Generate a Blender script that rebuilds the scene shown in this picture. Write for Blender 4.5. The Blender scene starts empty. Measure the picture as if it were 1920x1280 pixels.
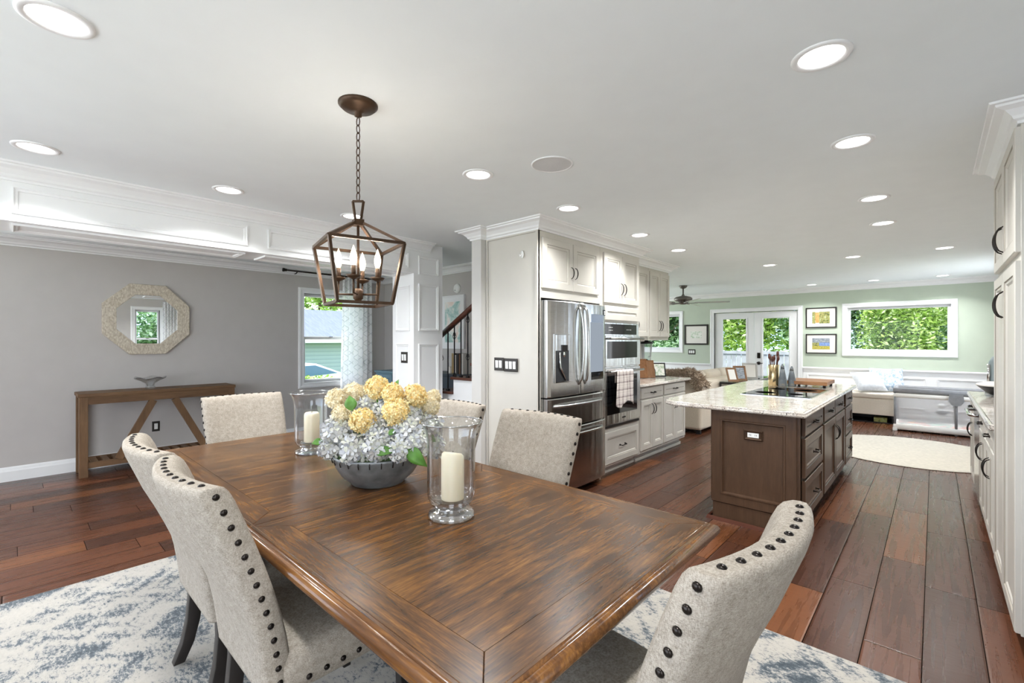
import bpy, math, random
from mathutils import Vector, Matrix
random.seed(7)
PI=math.pi
# ---------------------------------------------------------------- camera, world, sun, exposure
sc=bpy.context.scene
COL=sc.collection
H=1.42; TH=math.radians(42.57); FPX=862.0
sn,cs=math.sin(TH),math.cos(TH)
cam=bpy.data.cameras.new('camera'); camo=bpy.data.objects.new('camera',cam); COL.objects.link(camo)
camo.location=(0,0,H); camo.rotation_euler=(PI/2,0,TH)
cam.sensor_width=36; cam.lens=36*FPX/1920; cam.shift_y=-1/1920; cam.clip_start=.02; cam.clip_end=300
sc.camera=camo
sc.view_settings.view_transform='Standard'; sc.view_settings.look='None'; sc.view_settings.gamma=1
sc.view_settings.use_curve_mapping=False
sc.view_settings.exposure=0.30
w=bpy.data.worlds.new('world'); sc.world=w; w.use_nodes=True
nt=w.node_tree; nt.nodes.clear()
wo=nt.nodes.new('ShaderNodeOutputWorld'); wb=nt.nodes.new('ShaderNodeBackground')
tc=nt.nodes.new('ShaderNodeTexCoord'); nz=nt.nodes.new('ShaderNodeTexNoise'); cr=nt.nodes.new('ShaderNodeValToRGB')
nz.inputs['Scale'].default_value=2.2; nz.inputs['Detail'].default_value=5
cr.color_ramp.elements[0].position=.4; cr.color_ramp.elements[0].color=(.50,.70,1,1)
cr.color_ramp.elements[1].position=.62; cr.color_ramp.elements[1].color=(1,1,1,1)
nt.links.new(tc.outputs['Generated'],nz.inputs['Vector']); nt.links.new(nz.outputs['Fac'],cr.inputs['Fac'])
nt.links.new(cr.outputs['Color'],wb.inputs['Color']); wb.inputs['Strength'].default_value=3.2
nt.links.new(wb.outputs['Background'],wo.inputs['Surface'])
def area(name,loc,rot,sx,sy,power,color=(1,1,1),shape='RECTANGLE',spread=PI):
    l=bpy.data.lights.new(name,'AREA'); l.shape=shape; l.size=sx
    if shape=='RECTANGLE': l.size_y=sy
    l.energy=power; l.color=color; l.spread=spread
    o=bpy.data.objects.new(name,l); o.location=loc; o.rotation_euler=rot; COL.objects.link(o); return o
s=bpy.data.lights.new('sun','SUN'); s.energy=4.6; s.angle=.02; s.color=(1,.95,.86)
so=bpy.data.objects.new('sun',s); COL.objects.link(so)
so.rotation_euler=Vector((.30,.62,-.78)).to_track_quat('-Z','Y').to_euler()
# added fill lamps just inside unseen added windows, standing in for daylight
area('added_fill_near',(-2.6,-2.42,1.35),(PI/2,0,0),4.4,1.8,58,(.92,.955,1))  # added fill from behind the camera for the dining end
area('added_fill_beside_camera',(.86,-.9,1.4),(PI/2,0,PI/2),1.6,1.5,20,(.92,.955,1))  # added fill from the right, out of view
area('added_fill_left_room',(-6.84,-1.3,1.45),(PI/2,0,-PI/2),1.4,1.5,50,(.92,.955,1))  # added fill that brightens the gray room
area('added_fill_living_left',(-6.84,8.6,1.45),(PI/2,0,-PI/2),2.4,1.5,62,(.93,.965,1))  # added fill that brightens the far ceiling and living area
area('added_fill_living_right',(.86,9.2,1.5),(PI/2,0,PI/2),1.6,1.4,12,(.93,.965,1))  # weaker added fill on the right of the living area
for nm,loc,rz,sx,sy in (('portal_side',(.84,2.33,1.5),PI/2,.5,1.45),('portal_left',(-6.86,3.37,1.46),-PI/2,.86,1.33),('portal_picture',(-.505,10.77,1.63),PI,1.43,.83),('portal_doors',(-2.86,10.77,1.1),PI,1.5,1.7)):
    _o=area(nm,loc,(PI/2,0,rz),sx,sy,1); _o.data.cycles.is_portal=True
CZ=2.48
DL=[(-2.13,.10),(-3.63,.09),(-3.65,1.03),(-3.64,1.96),(-2.14,2.01),(-2.15,3.01),(-.31,2.04),(-.32,3.03),(-.33,4.33),(-.34,5.30),
    (-2.17,4.25),(-2.20,5.27),(.085,7.18),(-.755,7.17),(-1.70,7.17),(.10,10.2),(-.78,10.2),(-1.70,10.2),(-.31,.10)]
LAMP=11.5; BULB=5.2
# ---------------------------------------------------------------- helpers
def lin(h):
    h=h.lstrip('#'); c=[int(h[i:i+2],16)/255 for i in (0,2,4)]
    return tuple((x/12.92 if x<=.04045 else ((x+.055)/1.055)**2.4) for x in c)+(1,)
class N:
    def __init__(s,name):
        s.m=bpy.data.materials.new(name); s.m.use_nodes=True; s.t=s.m.node_tree; s.t.nodes.clear()
        s.o=s.t.nodes.new('ShaderNodeOutputMaterial'); s._p=None
    def n(s,ty,**k):
        x=s.t.nodes.new(ty)
        for a,b in k.items():
            if a.startswith('i_'):
                key=a[2:].replace('_',' ')
                x.inputs[int(key) if key.isdigit() else key].default_value=b
            else: setattr(x,a,b)
        return x
    def l(s,a,b): s.t.links.new(a,b)
    def co(s,scale=(1,1,1),rot=(0,0,0),kind='Object'):
        t=s.n('ShaderNodeTexCoord'); m=s.n('ShaderNodeMapping'); m.inputs['Scale'].default_value=scale; m.inputs['Rotation'].default_value=rot
        s.l(t.outputs[kind],m.inputs['Vector']); return m.outputs[0]
    def noise(s,vec,scale,detail=3,rough=.5,dist=0):
        x=s.n('ShaderNodeTexNoise'); x.inputs['Scale'].default_value=scale; x.inputs['Detail'].default_value=detail
        x.inputs['Roughness'].default_value=rough; x.inputs['Distortion'].default_value=dist
        if vec is not None: s.l(vec,x.inputs['Vector'])
        return x.outputs['Fac']
    def ramp(s,fac,stops):
        r=s.n('ShaderNodeValToRGB'); e=r.color_ramp.elements
        e[0].position,e[0].color=stops[0]; e[1].position,e[1].color=stops[-1]
        for p,c in stops[1:-1]:
            q=e.new(p); q.color=c
        s.l(fac,r.inputs['Fac']); return r.outputs['Color']
    def mix(s,f,a,b,mode='MIX'):
        x=s.n('ShaderNodeMix'); x.data_type='RGBA'; x.blend_type=mode
        for i,v in ((0,f),(6,a),(7,b)):
            if hasattr(v,'links'): s.l(v,x.inputs[i])
            else: x.inputs[i].default_value=v
        return x.outputs[2]
    def math(s,op,a,b=0.0,c=0.0):
        x=s.n('ShaderNodeMath'); x.operation=op
        for i,v in enumerate((a,b,c)):
            if hasattr(v,'links'): s.l(v,x.inputs[i])
            else: x.inputs[i].default_value=v
        return x.outputs[0]
    def bsdf(s,color=(.8,.8,.8,1),rough=.5,metal=0,bump=None,bstr=.3,bdist=.002,**k):
        p=s.n('ShaderNodeBsdfPrincipled')
        for nm,v in (('Base Color',color),('Roughness',rough),('Metallic',metal)):
            if hasattr(v,'links'): s.l(v,p.inputs[nm])
            else: p.inputs[nm].default_value=v
        for nm,v in k.items():
            nm=nm.replace('_',' ')
            if hasattr(v,'links'): s.l(v,p.inputs[nm])
            else: p.inputs[nm].default_value=v
        if bump is not None:
            b=s.n('ShaderNodeBump'); b.inputs['Strength'].default_value=bstr; b.inputs['Distance'].default_value=bdist
            s.l(bump,b.inputs['Height']); s.l(b.outputs[0],p.inputs['Normal'])
        s.l(p.outputs[0],s.o.inputs[0]); return s.m
def flat(name,hexc,rough=.5,metal=0,noise=.04,nscale=6,bscale=0,bstr=.1,**k):
    m=N(name); c=lin(hexc) if isinstance(hexc,str) else hexc
    v=m.co(); f=m.noise(v,nscale,3)
    d=tuple(x*(1-noise) for x in c[:3])+(1,); e=tuple(min(1,x*(1+noise)) for x in c[:3])+(1,)
    col=m.ramp(f,[(.3,d),(.7,e)])
    b=m.noise(v,bscale,2) if bscale else None
    return m.bsdf(col,rough,metal,b,bstr,**k)
M={}
M['ceil']=flat('ceiling_paint','#eef3f4',.9,noise=.01,bscale=60,bstr=.05)
M['white']=flat('white_trim_paint','#eeeeee',.35,noise=.01)
M['graywall']=flat('gray_wall_paint','#c0bbb7',.75,noise=.02,bscale=90,bstr=.05)
M['greigewall']=flat('greige_wall_paint','#c9c6c2',.7,noise=.02)
M['green']=flat('sage_wall_paint','#bcc6b5',.75,noise=.02,bscale=90,bstr=.05)
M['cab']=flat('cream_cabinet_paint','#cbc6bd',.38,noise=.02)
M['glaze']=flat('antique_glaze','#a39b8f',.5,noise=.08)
M['handle']=flat('bronze_hardware','#2e2926',.28,.85,noise=.15)
M['bronze']=flat('aged_bronze','#4a3728',.42,.6,noise=.25,nscale=18)
M['black']=flat('black_plastic','#17171a',.35)
M['blackglass']=flat('black_glass','#0c0d0f',.04,noise=0)
M['blackwood']=flat('ebony_wood','#231e1c',.4,noise=.2)
M['chrome']=flat('chrome','#d8d8d8',.12,1,noise=0)
M['candle']=flat('ivory_wax','#f1e4c8',.45,noise=.02,Subsurface_Weight=.25,Subsurface_Radius=(.02,.015,.01))
M['switch']=flat('white_rocker','#efefec',.35,noise=0)
M['plate']=flat('dark_plate','#2d2926',.4,.3)
M['soil']=flat('seat_dark','#2a2a2e',.8)
M['navy']=flat('slate_blue_paint','#3b4650',.5)
M['teal']=flat('teal_cabinet_paint','#5d7d8a',.5,noise=.08)
M['tin']=flat('galvanised_tin','#84888a',.45,.55,noise=.35,nscale=14,bscale=40,bstr=.2)
M['wick']=flat('wick','#2b2019',.9)
M['fence']=flat('weathered_fence_wood','#8d8f92',.8,noise=.2,nscale=4)
M['lawn']=flat('lawn_grass','#a5c158',.95,noise=.45,nscale=3,bscale=30,bstr=.6)
M['bark']=flat('bark','#6a5a48',.9,noise=.3,nscale=12)
M['carpaint']=flat('white_car_paint','#dfe5ea',.2,noise=0)
M['carglass']=flat('car_glass','#5b7590',.08,noise=0)
M['patio']=flat('added_paving_concrete','#a9a8aa',.9,noise=.1)  # neutral surface of the paving added against green lawn bounce
M['basket']=flat('bench_fabric','#ddd3c5',.85,noise=.04,nscale=60)
M['sofa']=flat('cream_upholstery','#d3c6b4',.85,noise=.05,nscale=70,bscale=200,bstr=.2)
M['print']=flat('mat_board','#e6e2db',.7,noise=.01)
M['mesh']=None
def emis(name,col,st):
    m=N(name); e=m.n('ShaderNodeEmission'); e.inputs[0].default_value=col; e.inputs[1].default_value=st; m.l(e.outputs[0],m.o.inputs[0]); return m.m
M['lampglow']=emis('lamp_lens',(1,.98,.95,1),6.0)
M['bulbglow']=emis('candle_bulb_glass',(1,.84,.58,1),5.0)
M['screen']=emis('fridge_screen',(.50,.57,.66,1),.55)
def thin_glass(name,tint=(1,1,1,1),base=.03,edge=.75,power=2.6,rough=.0):
    m=N(name); tr=m.n('ShaderNodeBsdfTransparent'); tr.inputs[0].default_value=tint
    gl=m.n('ShaderNodeBsdfGlossy'); gl.inputs['Roughness'].default_value=rough
    lw=m.n('ShaderNodeLayerWeight'); lw.inputs[0].default_value=.5
    f=m.math('POWER',lw.outputs['Facing'],power); f=m.math('MULTIPLY_ADD',f,edge,base)
    mx=m.n('ShaderNodeMixShader'); m.l(f,mx.inputs[0]); m.l(tr.outputs[0],mx.inputs[1]); m.l(gl.outputs[0],mx.inputs[2]); m.l(mx.outputs[0],m.o.inputs[0]); return m.m
M['pane']=thin_glass('window_pane',(.97,.99,1,1),.008,.4,4)
M['glass']=thin_glass('clear_glass',(.955,.965,.97,1),.05,.9,2.2)
M['glassbase']=thin_glass('thick_glass',(.90,.91,.92,1),.16,.8,1.4,.02)
M['tableglass']=thin_glass('table_glass',(.8,.9,.88,1),.12,.8,3)
# mirror
M['mirror']=flat('mirror_silver','#f2f4f4',.01,1,noise=0)
# floor planks (run along Y)
def mk_floor():
    m=N('hand_scraped_wood_floor'); g=m.n('ShaderNodeNewGeometry'); sp=m.n('ShaderNodeSeparateXYZ'); m.l(g.outputs['Position'],sp.inputs[0])
    X,Y=sp.outputs[0],sp.outputs[1]; W=.21
    fx=m.math('DIVIDE',m.math('ADD',X,.04+W*60),W); row=m.math('FLOOR',fx); lx=m.math('FRACT',fx)
    wn=m.n('ShaderNodeTexWhiteNoise'); wn.noise_dimensions='1D'; m.l(row,wn.inputs['W'])
    L=m.math('MULTIPLY_ADD',wn.outputs['Value'],.5,1.0)
    fy=m.math('ADD',m.math('DIVIDE',Y,L),m.math('MULTIPLY',wn.outputs['Value'],37.3)); iy=m.math('FLOOR',fy); ly=m.math('FRACT',fy)
    w2=m.n('ShaderNodeTexWhiteNoise'); w2.noise_dimensions='2D'; cb=m.n('ShaderNodeCombineXYZ'); m.l(row,cb.inputs[0]); m.l(iy,cb.inputs[1]); m.l(cb.outputs[0],w2.inputs['Vector'])
    base=m.ramp(w2.outputs['Value'],[(0,lin('#3e2418')),(.35,lin('#4a2b1c')),(.65,lin('#54311f')),(.9,lin('#5c3621')),(1,lin('#6b4125'))])
    # grain: stretched noise with per plank offset
    off=m.math('MULTIPLY',w2.outputs['Value'],17.0)
    cv=m.n('ShaderNodeCombineXYZ'); m.l(m.math('MULTIPLY',X,24),cv.inputs[0]); m.l(m.math('MULTIPLY',Y,1.3),cv.inputs[1]); m.l(off,cv.inputs[2])
    gr=m.noise(cv.outputs[0],1.4,5,.6,.6)
    col=m.mix(.8,base,m.ramp(gr,[(.25,(.45,.42,.40,1)),(.5,(.95,.92,.9,1)),(.78,(1.3,1.22,1.1,1))]),'MULTIPLY')
    ex=m.math('MULTIPLY',m.math('MINIMUM',lx,m.math('SUBTRACT',1,lx)),W); ey=m.math('MULTIPLY',m.math('MINIMUM',ly,m.math('SUBTRACT',1,ly)),L)
    e=m.math('MINIMUM',ex,ey); seam=m.math('MINIMUM',m.math('MULTIPLY',m.math('MAXIMUM',m.math('SUBTRACT',e,.0012),0),500),1.0)
    col=m.mix(seam,lin('#120a07'),col)
    bv=m.n('ShaderNodeCombineXYZ'); m.l(m.math('MULTIPLY',X,5),bv.inputs[0]); m.l(m.math('MULTIPLY',Y,13),bv.inputs[1]); m.l(off,bv.inputs[2])
    sc1=m.noise(bv.outputs[0],1.5,3,.5,1.0)
    edge=m.math('MINIMUM',m.math('MULTIPLY',e,110),1.0)
    h=m.math('ADD',m.math('MULTIPLY',sc1,.45),m.math('MULTIPLY',gr,.15)); h=m.math('ADD',h,m.math('MULTIPLY',edge,.55))
    ro=m.math('MULTIPLY_ADD',gr,.16,.20)
    return m.bsdf(col,ro,0,h,.35,.006,Specular_IOR_Level=m.math('MULTIPLY',seam,.42))
M['floor']=mk_floor()
def wood(name,stops,axis='X',scale=1.0,rough=.3,coat=0.0,bstr=.12,streak=11):
    m=N(name); s_={'X':(.8*scale,streak*scale,streak*scale),'Y':(streak*scale,.8*scale,streak*scale),'Z':(streak*scale,streak*scale,.8*scale)}[axis]
    v=m.co(s_); g=m.noise(v,1.7,9,.72,.5); v2=m.co(); big=m.noise(v2,2.5*scale,3); fine=m.noise(m.co(tuple(q*5 for q in s_)),2,3,.6)
    f=m.math('ADD',m.math('ADD',m.math('MULTIPLY',g,.55),m.math('MULTIPLY',big,.22)),m.math('MULTIPLY',fine,.23))
    col=m.ramp(f,stops)
    return m.bsdf(col,rough,0,g,bstr,.002,Coat_Weight=coat,Coat_Roughness=.12,Specular_IOR_Level=.30)
TB=[(.34,lin('#22150c')),(.43,lin('#3a2513')),(.50,lin('#4f331a')),(.57,lin('#66431f')),(.68,lin('#88602f'))]
M['tabY']=wood('table_wood_across',TB,'Y',2.2,.27,.0,.10,9)
M['tabX']=wood('table_wood_along',TB,'X',2.2,.27,.0,.10,9)
M['tabedge']=wood('table_edge_wood',[(.36,lin('#2e1b0e')),(.5,lin('#5c3a1c')),(.66,lin('#8c5e2a'))],'X',1,.22,.5,.15)
M['tabedgeY']=wood('table_edge_wood_across',[(.3,lin('#3c2410')),(.5,lin('#6e461f')),(.7,lin('#a06c2e'))],'Y',1,.22,.5,.15)
M['console']=wood('console_wood',[(.3,lin('#4a3626')),(.5,lin('#6b5038')),(.7,lin('#866749'))],'Y',1,.55,0,.3)
M['consoleZ']=wood('console_wood_upright',[(.3,lin('#4a3626')),(.5,lin('#6b5038')),(.7,lin('#866749'))],'Z',1,.55,0,.3)
M['island']=wood('island_stained_wood',[(.3,lin('#3f2e22')),(.5,lin('#4f3a2b')),(.72,lin('#614938'))],'Z',1,.38,.1,.08,6)
M['islglaze']=flat('island_dark_glaze','#2a1e17',.4)
M['rail']=wood('handrail_wood',[(.3,lin('#3d2014')),(.7,lin('#63382a'))],'X',1,.3,.2)
M['board']=wood('end_grain_board',[(.3,lin('#5b3c26')),(.5,lin('#825a3a')),(.7,lin('#a57a54'))],'X',2,.5,0,.2,4)
M['wood2']=wood('light_frame_wood',[(.3,lin('#6b4a33')),(.7,lin('#94704f'))],'Z',2,.5)
# brushed steel
def steel():
    m=N('brushed_steel'); v=m.co((3,3,90)); g=m.noise(v,5,3,.6); v2=m.co((7,7,.35)); b=m.noise(v2,1.6,2,.5,.4)
    col=m.ramp(g,[(.3,(.50,.50,.49,1)),(.7,(.62,.615,.60,1))]); ro=m.math('MULTIPLY_ADD',g,.10,.17)
    h=m.math('ADD',m.math('MULTIPLY',b,1.0),m.math('MULTIPLY',g,.004))
    return m.bsdf(col,ro,1.0,h,.25,.02)
M['steel']=steel()
# granite
def granite():
    m=N('speckled_granite'); v=m.co(); a=m.noise(v,9,5,.6,1.0); vo=m.n('ShaderNodeTexVoronoi'); vo.inputs['Scale'].default_value=110; m.l(v,vo.inputs['Vector'])
    b=m.noise(v,120,3,.6); c1=m.ramp(a,[(.35,lin('#bfb3a7')),(.55,lin('#d3ccc3')),(.75,lin('#dedad4'))])
    sp=m.ramp(b,[(.38,(1,1,1,1)),(.43,(0,0,0,1))]); c2=m.mix(sp,c1,lin('#4e423b'))
    s2=m.ramp(vo.outputs['Color'],[(.12,(1,1,1,1)),(.16,(0,0,0,1))]); c3=m.mix(m.math('MULTIPLY',s2,.55),c2,lin('#7a6a5f'))
    return m.bsdf(c3,.09,0,None)
M['granite']=granite()
# linen fabric
def fabric(name,a,b):
    m=N(name)
    n1=m.noise(m.co((700,700,160)),1,2,.5); n2=m.noise(m.co((160,160,700)),1,2,.5); n3=m.noise(m.co((45,45,45)),1,4,.7)
    f=m.math('ADD',m.math('MULTIPLY',m.math('ADD',n1,n2),.36),m.math('MULTIPLY',n3,.28))
    col=m.ramp(f,[(.38,a),(.62,b)])
    return m.bsdf(col,.95,0,m.math('ADD',n1,n2),.6,.0012,Specular_IOR_Level=.2)
M['linen']=fabric('oatmeal_linen',lin('#7c7368'),lin('#b3aa9e'))
# rug
def rugmat():
    m=N('distressed_blue_rug'); v=m.co()
    a=m.noise(m.co((34,60,1)),1.0,10,.85,.2); b=m.noise(m.co((2.2,2.6,1)),1.0,3,.55,.3)
    br=m.n('ShaderNodeTexWave'); br.wave_type='BANDS'; br.bands_direction='X'; br.inputs['Scale'].default_value=1.15; br.inputs['Distortion'].default_value=4; br.inputs['Detail'].default_value=3; br.inputs['Detail Scale'].default_value=3; m.l(v,br.inputs['Vector'])
    vor=m.n('ShaderNodeTexVoronoi'); vor.distance='CHEBYCHEV'; vor.inputs['Scale'].default_value=3.6; m.l(m.co(rot=(0,0,.785)),vor.inputs['Vector'])
    ring=m.math('ABSOLUTE',m.math('SUBTRACT',m.math('FRACT',m.math('MULTIPLY',vor.outputs['Distance'],3.2)),.5))
    f=m.math('ADD',m.math('MULTIPLY',a,.70),m.math('MULTIPLY',b,.20)); f=m.math('ADD',f,m.math('MULTIPLY',ring,.16)); f=m.math('ADD',f,m.math('MULTIPLY',br.outputs['Fac'],.05))
    col=m.ramp(f,[(.42,lin('#2a353d')),(.468,lin('#4c555c')),(.492,lin('#7d7f80')),(.506,lin('#a39d94')),(.7,lin('#b3aca1'))])
    pile=m.noise(m.co((300,300,300)),2,3)
    return m.bsdf(col,.95,0,pile,.5,.004,Sheen_Weight=.2)
M['rug']=rugmat()
M['roundrug']=flat('ivory_braided_rug','#bab3a6',.95,noise=.1,nscale=30,bscale=120,bstr=.5)
# mirror frame mosaic
def mosaic():
    m=N('mother_of_pearl_mosaic'); v=m.co(rot=(0,PI/2,0)); b=m.n('ShaderNodeTexBrick'); b.inputs['Scale'].default_value=22; b.inputs['Mortar Size'].default_value=.004
    b.inputs['Color1'].default_value=lin('#d9d1c2'); b.inputs['Color2'].default_value=lin('#b9ad9b'); b.inputs['Mortar'].default_value=lin('#c2b9aa'); m.l(v,b.inputs['Vector'])
    n=m.noise(m.co((18,40,40)),2,3); col=m.mix(.5,b.outputs['Color'],m.ramp(n,[(.3,(.75,.7,.62,1)),(.7,(1.15,1.12,1.08,1))]),'MULTIPLY')
    return m.bsdf(col,.3,0,n,.2)
M['mosaic']=mosaic()
# curtain : white with grey trellis
def curtainmat():
    m=N('trellis_sheer_curtain'); sp=m.n('ShaderNodeSeparateXYZ'); m.l(m.co(),sp.inputs[0])
    y=m.math('MULTIPLY',sp.outputs[1],9); z=m.math('MULTIPLY',sp.outputs[2],6.5)
    a=m.math('ABSOLUTE',m.math('SINE',m.math('MULTIPLY',m.math('ADD',y,z),PI))); b=m.math('ABSOLUTE',m.math('SINE',m.math('MULTIPLY',m.math('SUBTRACT',y,z),PI)))
    f=m.math('MINIMUM',a,b); col=m.ramp(f,[(.06,lin('#dadddd')),(.2,lin('#fbfbfb'))])
    p=m.n('ShaderNodeBsdfDiffuse'); t=m.n('ShaderNodeBsdfTranslucent'); m.l(col,p.inputs[0]); m.l(col,t.inputs[0])
    mx=m.n('ShaderNodeMixShader'); mx.inputs[0].default_value=.5; m.l(p.outputs[0],mx.inputs[1]); m.l(t.outputs[0],mx.inputs[2])
    m.l(mx.outputs[0],m.o.inputs[0]); return m.m
M['curtain']=curtainmat()
def towelmat():
    m=N('plaid_tea_towel'); sp=m.n('ShaderNodeSeparateXYZ'); m.l(m.co(),sp.inputs[0])
    def st(o,k,wd): 
        f=m.math('FRACT',m.math('MULTIPLY',o,k)); return m.math('LESS_THAN',f,wd)
    a=m.math('ADD',st(sp.outputs[1],13,.22),m.math('MULTIPLY',st(sp.outputs[1],39,.2),.5)); b=m.math('ADD',st(sp.outputs[2],13,.22),m.math('MULTIPLY',st(sp.outputs[2],39,.2),.5))
    f=m.math('MULTIPLY',m.math('ADD',a,b),.4); col=m.mix(f,lin('#e6ddd6'),lin('#6b4d50')); return m.bsdf(col,.9)
M['towel']=towelmat()
def leafmat(name,stops,trans=.5):
    m=N(name); g=m.n('ShaderNodeNewGeometry'); col=m.ramp(g.outputs['Random Per Island'],stops)
    p=m.n('ShaderNodeBsdfDiffuse'); t=m.n('ShaderNodeBsdfTranslucent'); m.l(col,p.inputs[0]); m.l(col,t.inputs[0])
    mx=m.n('ShaderNodeMixShader'); mx.inputs[0].default_value=trans; m.l(p.outputs[0],mx.inputs[1]); m.l(t.outputs[0],mx.inputs[2]); m.l(mx.outputs[0],m.o.inputs[0]); return m.m
M['leafA']=leafmat('sunny_foliage',[(0,lin('#4f6d33')),(.4,lin('#94b452')),(.75,lin('#c9dc83')),(1,lin('#eef4cf'))])
M['leafB']=leafmat('dark_foliage',[(0,lin('#3a563a')),(.5,lin('#6f945c')),(.8,lin('#a8c596')),(1,lin('#e6efe0'))])
M['leafP']=leafmat('pale_foliage',[(0,lin('#7f9a55')),(.4,lin('#c9d79a')),(1,lin('#f4f5e6'))])
M['yellow']=leafmat('yellow_petals',[(0,lin('#e6c377')),(.3,lin('#f2d797')),(.7,lin('#f7e6b6')),(1,lin('#ebe6b8'))],.25)
M['cream']=leafmat('cream_petals',[(0,lin('#dccba2')),(.5,lin('#efe3c4')),(1,lin('#f3ecd8'))],.25)
M['blue']=leafmat('pale_blue_petals',[(0,lin('#b3b6bf')),(.3,lin('#d0d1d3')),(.65,lin('#e2e0dc')),(1,lin('#dadcc8'))],.2)
M['greenleaf']=flat('flower_leaf_green','#4f7d2c',.5,noise=.25,nscale=20)
M['siding']=None
def siding():
    m=N('grey_lap_siding'); sp=m.n('ShaderNodeSeparateXYZ'); m.l(m.co(),sp.inputs[0]); f=m.math('FRACT',m.math('MULTIPLY',sp.outputs[2],6.5))
    col=m.ramp(f,[(0,lin('#5d6b72')),(.1,lin('#84929a')),(1,lin('#93a0a6'))]); return m.bsdf(col,.8)
M['siding']=siding()
def shingle():
    m=N('asphalt_shingles'); b=m.n('ShaderNodeTexBrick'); b.inputs['Scale'].default_value=3.5; b.inputs['Color1'].default_value=lin('#6d7388'); b.inputs['Color2'].default_value=lin('#7a7f94'); b.inputs['Mortar'].default_value=lin('#6b6f84')
    m.l(m.co((1,1,1),(0,PI/2,0)),b.inputs['Vector']); return m.bsdf(b.outputs['Color'],.9)
M['shingle']=shingle()
def furmat():
    m=N('shaggy_faux_fur'); n=m.noise(m.co((12,12,12)),2,5,.7); g=m.n('ShaderNodeNewGeometry')
    c=m.ramp(g.outputs['Random Per Island'],[(0,lin('#7d6b5c')),(.5,lin('#a8947f')),(1,lin('#cdbba6'))]); return m.bsdf(c,.9,0,n,.3)
M['fur']=furmat()
def art(name,stops,scale=30,stretch=(1,1,1)):
    m=N(name); n=m.noise(m.co(stretch),scale,5,.65,.5); return m.bsdf(m.ramp(n,stops),.6)
M['artgarden']=art('garden_print',[(.36,lin('#3d4a2a')),(.45,lin('#7a8140')),(.5,lin('#b3a066')),(.56,lin('#7d9450')),(.66,lin('#d8d4b4'))],22,(1,1,1))
M['artorange']=art('orange_wall_print',[(.3,lin('#c98542')),(.7,lin('#e3b271'))],20)
M['artblue']=art('blue_flower_print',[(.3,lin('#4c6aa8')),(.6,lin('#8fa9d6')),(.8,lin('#d7dff0'))],40,(1,1,3))
M['artyellow']=art('yellow_flower_print',[(.3,lin('#6f7a3a')),(.5,lin('#b9aa48')),(.8,lin('#d9cf86'))],40,(1,1,3))
M['artgrey']=art('grey_cloud_print',[(.3,lin('#5c6268')),(.5,lin('#8d949c')),(.8,lin('#d8dce0'))],20,(1,1,3))
M['artteal']=art('teal_abstract_print',[(.3,lin('#5f9a94')),(.45,lin('#b9d3cc')),(.55,lin('#f0ece6')),(.75,lin('#e7b9a2'))],5,(1,1,1))
M['sketch']=art('green_sketch_print',[(.36,lin('#9ab28e')),(.5,lin('#dfe3d8')),(.6,lin('#eeece6'))],18)
M['pillowblue']=art('blue_patterned_linen',[(.38,lin('#7f98b2')),(.5,lin('#b4bfca')),(.6,lin('#cfd3d6'))],26)
M['pillowstripe']=flat('striped_white_linen','#c3c5c9',.9,noise=.10,nscale=30)
M['toys']=art('toy_colours',[(.35,lin('#8cc9b0')),(.5,lin('#e0dcd8')),(.6,lin('#dd8d84')),(.7,lin('#d9c36a'))],6)
def netmat():
    m=N('playpen_mesh_net'); tr=m.n('ShaderNodeBsdfTransparent'); d=m.n('ShaderNodeBsdfDiffuse'); d.inputs[0].default_value=lin('#c4c4c6')
    mx=m.n('ShaderNodeMixShader'); mx.inputs[0].default_value=.38; m.l(tr.outputs[0],mx.inputs[1]); m.l(d.outputs[0],mx.inputs[2]); m.l(mx.outputs[0],m.o.inputs[0]); return m.m
M['net']=netmat()
M['padgrey']=flat('grey_playpen_padding','#828284',.7,noise=.08,nscale=20)
M['granitecloth']=flat('paper','#e9e2da',.8)
M['ceramic']=flat('grey_ceramic','#8a9698',.35)
M['gold']=flat('champagne_metal','#cdb88f',.18,1,noise=.03)
M['mill']=wood('smoked_mill_wood',[(.35,lin('#4b5158')),(.55,lin('#6a6f72')),(.62,lin('#9b8860')),(.72,lin('#6a6a66'))],'X',1.5,.4)
M['fanblade']=flat('fan_blade_wood','#b5b2a8',.45)
M['fanmetal']=flat('fan_pewter','#77716c',.45,.6)

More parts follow.
